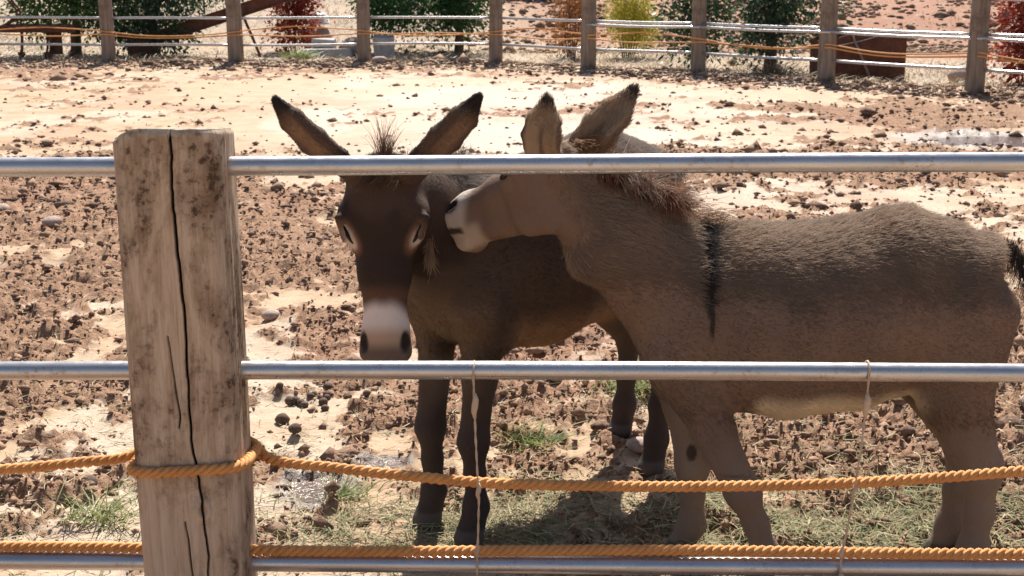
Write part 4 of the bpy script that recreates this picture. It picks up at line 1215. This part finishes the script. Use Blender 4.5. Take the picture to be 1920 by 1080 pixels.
    top = sstep(0.83, 1.02, z + 0.10 * (fbm(root[:, 0] * 9, root[:, 1] * 9, root[:, 2] * 9, seed=6, octaves=2) - 0.5)) * (1 - hd)
    length = length * (1 + 1.5 * spec['shag'] * top)
    length = length * (1 + 0.5 * sstep(0.62, 0.52, z) * (1 - legw) )
    lift = 0.17 + 0.36 * top + 0.1 * rng.random(n)
    for ear in ears:
        d, t, lat, tg = ear_param(root, ear)
        near = sstep(0.072, 0.058, d) * (t > 0.1)
        fl = fl * (1 - near[:, None]) + tg * near[:, None]
        length = length * (1 - near * 0.62); lift = lift + 0.15 * near
    muz = sstep(0.33, 0.40, f) * hd
    length = length * (1 - 0.5 * muz)
    length = length * (0.65 + 0.7 * rng.random(n)) * np.where(z < 0.055, 0.02, 1)
    clump = fbm(root[:, 0] * 60, root[:, 1] * 60, root[:, 2] * 60, seed=8, octaves=1) - 0.5
    fl = fl - nor * np.sum(fl * nor, 1)[:, None]
    fl /= np.linalg.norm(fl, axis=1)[:, None] + 1e-6
    tang = np.cross(nor, fl)
    fl = fl + tang * (clump * 0.45)[:, None]
    P = strands(root - nor * 0.002, fl, nor, length, 5, lift, 0.13)
    cj = col * (0.82 + 0.36 * rng.random((n, 1))) + 0.02 * rng.random((n, 1)) * spec['tipc']
    cj = cj * np.where(hd > 0.5, 0.65 + 0.7 * rng.random(n), 1)[:, None]
    cj = cj + (top * (0.2 + 0.6 * rng.random(n)) * (col[:, 0] > 0.06))[:, None] * (np.array(spec['topc']) - cj)  # sunlight on the back painted into the upper hairs as a lighter colour
    hair_obj('coat', P, cj, 0.00055 * (0.8 + 0.4 * rng.random(n)) * np.where(hd > 0.5, 0.75, 1), body, 0.3)
    # ---- mane, forelock, tail
    for nm, lk in spec['locks'](hp, toloc, nk, sc):
        PP = []; CC = []
        for (r0, dirn, L, cnt, sprd, colr, lft, sag) in lk:
            r = np.array(r0)[None] + rng.normal(0, 1, (cnt, 3)) * sprd
            dv = unit(dirn)[None] + (rng.normal(0, 0.16, 3)[None] + rng.normal(0, 0.10, (cnt, 3))) * (0.45 if sprd < 0.0045 else 1)
            dv /= np.linalg.norm(dv, axis=1)[:, None]
            PP.append(strands(r, dv, np.tile(unit(dirn), (cnt, 1)), L * (0.6 + 0.6 * rng.random(cnt)), 6, np.full(cnt, lft), 0.22, sag))
            CC.append(np.array(colr)[None] * (0.6 + 0.8 * rng.random((cnt, 1))))
        hair_obj(nm, np.concatenate(PP), np.concatenate(CC), 0.0008, e, 0.3)
    # ---- eyes
    for sg in (1, -1):
        vs = []; fs = []; nu, nv = 14, 9
        cen = hp(0.153, sg * spec['eye'][0], spec['eye'][1])
        ax = unit(Fd * 0.86 - Sd * sg * 0.46 - Ud * 0.10); ou = unit(Sd * sg * 0.8 + Ud * 0.6); ou = unit(ou - ax * ou.dot(ax)); th = np.cross(ax, ou)
        for j in range(nv):
            t = math.pi * (j + 0.001) / (nv - 1 + 0.002)
            for i in range(nu):
                p = 2 * math.pi * i / nu
                vs.append(cen + hs * (ax * 0.026 * spec['eyes'] * math.cos(t) + (ou * 0.009 * math.cos(p) + th * 0.0044 * spec['eyes'] * math.sin(p)) * math.sin(t)))
        for j in range(nv - 1):
            for i in range(nu):
                fs.append((j*nu + i, j*nu + (i+1) % nu, (j+1)*nu + (i+1) % nu, (j+1)*nu + i))
        mesh_obj('eye', vs, fs, M['eye'], e)
    return e

def ear_param(P, ear):
    Pm = np.array(ear['pts']); best = np.full(len(P), 9.0); t = np.zeros(len(P)); lat = np.zeros(len(P)); tg = np.zeros_like(P)
    n = len(Pm) - 1
    for i in range(n):
        ax = Pm[i+1] - Pm[i]; L = np.linalg.norm(ax); ax = ax / L
        q = P - Pm[i]; k = np.clip(q @ ax, 0, L); r = q - k[:, None] * ax
        d = np.linalg.norm(r, axis=1)
        sd_ = np.cross(ear['open'], ax); sd_ /= np.linalg.norm(sd_)
        m = d < best
        best[m] = d[m]; t[m] = (i + k[m] / L) / n; lat[m] = (r @ sd_)[m]; tg[m] = ax
    return best, t, np.abs(lat) / ear['w'], tg

def lerp3(C, col, w):
    return C * (1 - w[:, None]) + np.array(col)[None] * w[:, None]

# grey-brown donkey in side view
def coat_a(P, x, y, z, nz, nb):
    C = np.array([0.178, 0.117, 0.083])[None] * (0.80 + 0.5 * nz)[:, None]
    C = lerp3(C, (0.175, 0.118, 0.085), 0.7 * sstep(0.45, 0.65, nb))
    C = lerp3(C, (0.72, 0.60, 0.43), 0.95 * sstep(0.63, 0.56, z + 0.03 * (nz - 0.5)) * sstep(0.23, 0.17, x) * sstep(-0.29, -0.22, x) * sstep(0.40, 0.45, z))      # pale belly
    C = lerp3(C, (0.25, 0.190, 0.150), 0.7 * sstep(0.56, 0.38, z))
    C = lerp3(C, (0.24, 0.165, 0.122), 0.55 * sstep(0.40, 0.50, x) * sstep(0.5, 0.6, z))
    inner = sstep(0.075, 0.035, np.abs(y))
    C = lerp3(C, (0.40, 0.34, 0.26), 0.6 * inner * sstep(0.62, 0.5, z) * sstep(0.2, 0.3, z))
    ch = ((P[:, 0] - 0.335) / 0.016) ** 2 + ((P[:, 1] + 0.055) / 0.02) ** 2 + ((P[:, 2] - 0.345) / 0.026) ** 2
    C = lerp3(C, (0.05, 0.035, 0.028), 0.9 * sstep(1.3, 0.6, ch))
    mk = sstep(0.006, 0.002, np.abs(z - 0.365 - 0.01 * (nb - 0.5))) * sstep(0.14, 0.17, y) * (x > 0.1)
    C = lerp3(C, (0.05, 0.035, 0.028), 0.6 * mk)
    # shoulder stripe and dorsal stripe
    xs = 0.352 - 0.02 * sstep(0.95, 0.75, z)
    wd = np.interp(z, [0.755, 0.83, 0.92, 0.99, 1.05], [0.002, 0.010, 0.019, 0.020, 0.024])
    st = sstep(wd * 1.25, wd * 0.7, np.abs(x - xs + 0.008 * (nb - 0.5))) * sstep(0.755, 0.79, z)
    C = lerp3(C, (0.022, 0.018, 0.016), 0.95 * st)
    C = lerp3(C, (0.07, 0.045, 0.032), 0.8 * sstep(0.03, 0.015, np.abs(y)) * sstep(0.95, 1.0, z))
    C = lerp3(C, (0.19, 0.115, 0.075), 0.5 * sstep(0.42, 0.5, x) * sstep(0.75, 0.85, z))
    return C
def face_a(C, f, s, u, nz, hd):
    C = lerp3(C, (0.165, 0.108, 0.080), hd * 0.8)
    C = lerp3(C, (0.46, 0.39, 0.335), hd * sstep(0.335, 0.368, f + 0.3 * (u + 0.07) + 0.03 * (nz - 0.5)))
    C = lerp3(C, (0.42, 0.33, 0.25), hd * 0.85 * sstep(-0.10, -0.13, u) * sstep(0.31, 0.345, f))
    C = lerp3(C, (0.10, 0.075, 0.065), hd * 0.75 * sstep(0.435, 0.455, f) * sstep(-0.12, -0.09, u))
    C = lerp3(C, (0.03, 0.022, 0.02), hd * 0.95 * sstep(0.012, 0.006, np.abs(u + 0.112 + 0.2 * (0.44 - f))) * sstep(0.375, 0.395, f))
    C = lerp3(C, (0.03, 0.022, 0.02), hd * sstep(0.024, 0.016, np.sqrt(((f - 0.403) / 1.5) ** 2 + (np.abs(s) - 0.050) ** 2 + (u + 0.050) ** 2)))
    r = np.sqrt(((f - 0.155) / 1.3) ** 2 + (np.abs(s) - 0.095) ** 2 + (u + 0.05) ** 2)
    C = lerp3(C, (0.20, 0.14, 0.105), hd * 0.5 * sstep(0.034, 0.022, r))
    return C
def ear_a(C, near, t, opn, lat):
    C = lerp3(C, (0.115, 0.066, 0.042), near)
    C = lerp3(C, (0.30, 0.20, 0.12), near * sstep(0.0, 0.4, opn) * sstep(0.88, 0.66, lat) * sstep(0.97, 0.82, t))
    C = lerp3(C, (0.05, 0.032, 0.025), near * 0.8 * sstep(0.3, 0.7, opn) * sstep(0.16, 0.05, lat) * sstep(0.7, 0.5, t))
    return lerp3(C, (0.045, 0.03, 0.024), near * sstep(0.84, 0.98, t))
def locks_a(hp, toloc, nk, sc):
    out = []
    mane = []
    r_ = np.random.default_rng(3)
    crest = [toloc((0.20, 3.46, 1.20)), toloc((0.27, 3.48, 1.18)), toloc((0.36, 3.52, 1.13)), toloc((0.44, 3.55, 1.085))]
    for k in range(130):
        t = r_.random() * 2.999; i = int(t); c = crest[i] * (1 - t + i) + crest[i+1] * (t - i)
        sgn = 1 if r_.random() < 0.72 else -1
        red = ((0.09, 0.05, 0.035), (0.26, 0.125, 0.07), (0.26, 0.125, 0.07), (0.46, 0.35, 0.27))[r_.integers(4)]
        mane.append((c + [0, 0.012 * sgn, -0.02], [r_.normal(-0.35, 0.35), sgn * r_.uniform(0.15, 0.7), r_.uniform(0.25, 0.9)], r_.uniform(0.06, 0.13), 30, 0.006, red, 0.2, r_.uniform(0.4, 2.0)))
    out.append(('mane', mane))
    wt = []
    for k in range(20):
        c = toloc((0.46 + 0.12 * r_.random(), 3.55, 1.04)); wt.append((c, [-0.8, r_.normal(0, 0.3), 0.3], 0.035, 22, 0.016, (0.28, 0.18, 0.115), 0.1, 0.8))
    out.append(('withers_hair', wt))
    tl = []
    for k in range(46):
        t = k / 45
        c = toloc((1.345 + 0.13 * math.sin(t * 1.6), 3.55, 0.975 - 0.11 * t - 0.42 * t * t))
        tl.append((c, [-0.14, r_.normal(0, 0.12), -1.0], 0.07 + 0.10 * t, 22, 0.007 + 0.008 * t, (0.055, 0.045, 0.04), 0.05, 0.3))
    out.append(('tail', tl))
    et = []
    for k in range(26):
        p = toloc((0.155 + 0.07 * r_.random(), 3.425, 1.235 + 0.03 * r_.random()))
        et.append((p, [r_.normal(-0.6, 0.2), 0.5, r_.normal(-0.2, 0.3)], 0.05, 22, 0.007, (0.36, 0.20, 0.11), 0.2, 0.3))
    out.append(('ear_tuft', et))
    return out

def fleg(x, y, sc, xk=0.0, xf=0.0, xe=0.38):
    return [(xe*sc, y*sc*0.92, 0.62*sc), ((xe*0.5 + 0.5*(x - xk))*sc + 0.02, y*sc, 0.48*sc), ((x + xk)*sc, y*sc, 0.30*sc), ((x + xk*0.5 + xf*0.3)*sc, y*sc, 0.195*sc), ((x + xf*0.7)*sc, y*sc, 0.105*sc), ((x + xf + 0.018)*sc, y*sc, 0.06*sc), ((x + xf + 0.034)*sc, y*sc, 0.022*sc)]
def hleg(x, y, sc, hip=-0.36):
    return [(hip*sc, y*sc*0.9, 0.80*sc), ((0.35*x + 0.65*(hip + 0.06))*sc, y*sc, 0.60*sc), ((x - 0.005)*sc, y*sc, 0.355*sc), ((x + 0.008)*sc, y*sc, 0.22*sc), ((x + 0.012)*sc, y*sc, 0.11*sc), ((x + 0.032)*sc, y*sc, 0.06*sc), ((x + 0.05)*sc, y*sc, 0.022*sc)]

DONKEY_A = dict(
    label='grey-brown donkey in side view with a black shoulder stripe, nuzzling the darker one', seed=11, scale=0.97, loc=(0.85, 3.55), rz=math.pi,
    poll=(0.140, 3.43, 1.252), nose=(-0.69, 0.57, -0.36), up=(-0.10, 0.15, 1.0), head=1.0,
    neck=[(0.36, 0, 0.84), (0.48, 0.03, 0.93), (0.61, 0.09, 1.03)],
    ears=[dict(pts=[(0.100, 3.38, 1.205), (0.074, 3.36, 1.245), (0.072, 3.355, 1.285), (0.080, 3.355, 1.325), (0.088, 3.36, 1.375)], open=(-0.15, -1, 0.1), w=0.052),
          dict(pts=[(0.150, 3.45, 1.21), (0.185, 3.44, 1.245), (0.225, 3.435, 1.29), (0.268, 3.44, 1.335), (0.312, 3.45, 1.392)], open=(-0.55, -0.8, 0.35), w=0.058)],
    fore=[[(0.37, 0.10, 0.62), (0.30, 0.115, 0.47), (0.215, 0.115, 0.295), (0.175, 0.11, 0.20), (0.142, 0.11, 0.105), (0.15, 0.11, 0.06), (0.165, 0.11, 0.022)],
          [(0.40, -0.09, 0.62), (0.352, -0.10, 0.46), (0.325, -0.10, 0.29), (0.322, -0.10, 0.20), (0.322, -0.10, 0.105), (0.342, -0.10, 0.06), (0.358, -0.10, 0.022)]],
    hind=[[(-0.37, 0.10, 0.80), (-0.345, 0.115, 0.575), (-0.445, 0.10, 0.35), (-0.445, 0.095, 0.22), (-0.44, 0.095, 0.11), (-0.42, 0.095, 0.06), (-0.402, 0.095, 0.022)],
          [(-0.36, -0.10, 0.80), (-0.33, -0.115, 0.575), (-0.462, -0.10, 0.35), (-0.452, -0.095, 0.22), (-0.442, -0.095, 0.11), (-0.422, -0.095, 0.06), (-0.402, -0.095, 0.022)]],
    coat=coat_a, face=face_a, ear=ear_a, hoof=(0.09, 0.075, 0.065), hairs=270000, shag=1.0, tipc=1.0, topc=(0.56, 0.42, 0.31), eye=(0.096, -0.036), eyes=0.72, muz=1.18, legw=1.12, lid=True, locks=locks_a)

# dark donkey facing the camera
def coat_b(P, x, y, z, nz, nb):
    C = np.array([0.072, 0.048, 0.036])[None] * (0.75 + 0.6 * nz)[:, None]
    C = lerp3(C, (0.24, 0.19, 0.16), 0.75 * sstep(0.86, 1.03, z) * sstep(0.5, 0.38, x))           # greyer back
    C = lerp3(C, (0.34, 0.195, 0.105), 0.9 * sstep(0.68, 0.54, z + 0.05 * (nz - 0.5)) * sstep(0.40, 0.30, x) * sstep(-0.45, -0.36, x) * sstep(0.42, 0.50, z))
    C = lerp3(C, (0.18, 0.12, 0.075), 0.6 * sstep(0.40, 0.47, x) * sstep(0.78, 0.66, z) * sstep(0.42, 0.5, z))
    C = lerp3(C, (0.19, 0.15, 0.12), 0.5 * sstep(0.09, 0.04, np.abs(y)) * sstep(0.34, 0.42, z) * sstep(0.58, 0.48, z) * sstep(0.2, 0.3, x))
    C = lerp3(C, (0.055, 0.040, 0.036), 0.8 * sstep(0.42, 0.30, z))
    return C
def face_b(C, f, s, u, nz, hd):
    C = lerp3(C, (0.036, 0.022, 0.017), hd * 0.95)
    C = lerp3(C, (0.085, 0.050, 0.036), hd * 0.8 * sstep(0.42, 0.62, nz) * sstep(0.16, 0.08, f))
    C = lerp3(C, (0.13, 0.065, 0.04), hd * 0.8 * sstep(0.262, 0.30, f) * sstep(0.33, 0.30, f))
    C = lerp3(C, (0.72, 0.63, 0.58), hd * 0.95 * sstep(0.295, 0.332, f + 0.03 * (nz - 0.5) - 1.1 * np.clip(np.abs(s) - 0.018, 0, 1) ** 1.2))
    C = lerp3(C, (0.34, 0.235, 0.16), hd * 0.85 * sstep(0.355, 0.395, f))
    C = lerp3(C, (0.10, 0.075, 0.065), hd * 0.9 * sstep(0.395, 0.43, f))
    C = lerp3(C, (0.028, 0.020, 0.018), hd * sstep(0.022, 0.012, np.sqrt(((f - 0.403) / 1.5) ** 2 + (np.abs(s) - 0.050) ** 2 + (u + 0.050) ** 2)))
    da, ds = f - 0.158, np.abs(s) - 0.080
    d1 = 0.88 * da - 0.47 * ds; d2 = np.sqrt((0.47 * da + 0.88 * ds) ** 2 + (0.6 * (u + 0.030)) ** 2)
    r = np.sqrt((d1 / 2.1) ** 2 + d2 ** 2) + 0.012 * (nz - 0.5)
    C = lerp3(C, (0.22, 0.115, 0.066), hd * 0.85 * sstep(0.030, 0.015, r))
    C = lerp3(C, (0.58, 0.48, 0.41), hd * 0.9 * sstep(0.019, 0.011, r))
    return C
def ear_b(C, near, t, opn, lat):
    C = lerp3(C, (0.085, 0.050, 0.034), near)
    C = lerp3(C, (0.25, 0.15, 0.092), near * 0.85 * sstep(0.7, 0.3, lat) * sstep(0.85, 0.65, t) * sstep(0.25, 0.45, t))
    C = lerp3(C, (0.028, 0.02, 0.018), near * sstep(0.38, 0.2, t))
    return lerp3(C, (0.022, 0.016, 0.014), near * sstep(0.74, 0.95, t))
def locks_b(hp, toloc, nk, sc):
    out = []
    r_ = np.random.default_rng(4)
    fl = []
    for k in range(14):
        c = hp(-0.005 + r_.normal(0, 0.008), r_.normal(0, 0.012), 0.012)
        fl.append((c, [0, 0, 0], 0.11, 1, 0, (0, 0, 0), 0, 0))
    fl = [(toloc((-0.335 + r_.normal(0, 0.008), 3.50, 1.185)), [r_.normal(0.02, 0.10), r_.normal(0.06, 0.08), 1.0], r_.uniform(0.07, 0.125), 26, 0.004, (0.13, 0.075, 0.055), 0.1, 0.1) for k in range(6)]
    fl += [(toloc((-0.335 + r_.normal(0, 0.02), 3.485, 1.175)), [r_.normal(0, 0.5), -0.7, -0.4], 0.05, 40, 0.012, (0.11, 0.07, 0.05), 0.2, 0.8) for k in range(16)]
    fl += [(toloc((-0.355, 3.48, 1.165)), [-0.2, -0.5, 0.1], 0.025, 40, 0.006, (0.45, 0.25, 0.14), 0.2, 0.8)]
    out.append(('forelock', fl))
    mane = []
    for k in range(70):
        t = r_.random()
        c = nk[3] * (1 - t) + np.array([0.36*sc, 0, 1.06*sc]) * t + [0, 0, 0.055 * (1 - t) - 0.02]
        mane.append((c, [r_.normal(-0.2, 0.3), r_.normal(0.1, 0.5), 1], r_.uniform(0.05, 0.08), 30, 0.01, (0.10, 0.06, 0.045) if r_.random() < 0.6 else (0.22, 0.14, 0.10), 0.2, 0.9))
    out.append(('mane', mane))
    tl = []
    for k in range(30):
        t = k / 29
        tl.append((np.array([-0.60*sc - 0.02 * t, 0, 0.98*sc - 0.5*t]), [-0.14, r_.normal(0, 0.12), -1.0], 0.10 + 0.12 * t, 40, 0.016, (0.05, 0.04, 0.035), 0.05, 0.3))
    out.append(('tail', tl))
    ck = []
    for k in range(20):
        c = hp(0.165 + r_.normal(0, 0.02), 0.102, -0.10 + r_.normal(0, 0.012))
        ck.append((c, [0.1, 0.3, -0.8], 0.05, 14, 0.006, (0.34, 0.24, 0.15), 0.2, 0.8))
    out.append(('cheek_tuft', ck))
    return out

def leg_to(top, foot, sc, kind):
    """joint list from a body point to a foot position in donkey space"""
    fx, fy = foot; tx, ty = top
    L = lambda t: (tx + (fx - tx) * t, ty + (fy - ty) * t)
    if kind == 'fore':
        ks = [(0.0, 0.62), (0.35, 0.47), (0.72, 0.30), (0.86, 0.20), (0.93, 0.105), (0.97, 0.06), (1.0, 0.022)]
        off = [0, 0.0, 0.012, 0.002, -0.005, 0.008, 0.022]
    else:
        ks = [(0.0, 0.80), (0.10, 0.585), (0.86, 0.355), (0.93, 0.22), (0.965, 0.11), (0.985, 0.06), (1.0, 0.022)]
        off = [0, 0.05, -0.045, -0.025, -0.012, 0.0, 0.016]
    return [(L(t)[0] + o * sc, L(t)[1], z * sc) for (t, z), o in zip(ks, off)]

SB = 1.085
hB = np.array([-0.674, -0.738]); RZB = math.atan2(hB[1], hB[0])
DONKEY_B = dict(
    label='dark brown donkey facing forward with a white muzzle and ears spread wide', seed=23, scale=SB, loc=(0.125, 4.15), rz=RZB,
    poll=(-0.350, 3.545, 1.180), nose=(0.015, -0.30, -0.95), up=(0, -0.95, 0.3), head=1.16,
    neck=[(0.36, 0.0, 0.83), (0.46, 0.01, 0.885), (0.57, 0.03, 0.945)],
    ears=[dict(pts=[(-0.405, 3.51, 1.150), (-0.462, 3.49, 1.204), (-0.520, 3.48, 1.255), (-0.575, 3.475, 1.312), (-0.612, 3.475, 1.362)], open=(-0.50, -0.65, -0.55), w=0.062),
          dict(pts=[(-0.275, 3.51, 1.150), (-0.230, 3.49, 1.206), (-0.175, 3.48, 1.262), (-0.124, 3.475, 1.318), (-0.088, 3.475, 1.370)], open=(0.50, -0.65, -0.55), w=0.062)],
    fore=[leg_to((0.415, 0.095), (0.455, 0.092), SB, 'fore'), leg_to((0.41, -0.10), (0.445, -0.099), SB, 'fore')],
    hind=[leg_to((-0.40, 0.11), (-0.375, 0.15), SB, 'hind'), leg_to((-0.40, -0.11), (-0.60, -0.16), SB, 'hind')],
    coat=coat_b, face=face_b, ear=ear_b, hoof=(0.10, 0.08, 0.07), hairs=230000, shag=0.3, tipc=0.6, topc=(0.30, 0.25, 0.21), eye=(0.080, -0.026), eyes=1.0, muz=1.0, legw=0.95, lid=True, locks=locks_b)

build_donkey(DONKEY_A)
build_donkey(DONKEY_B)
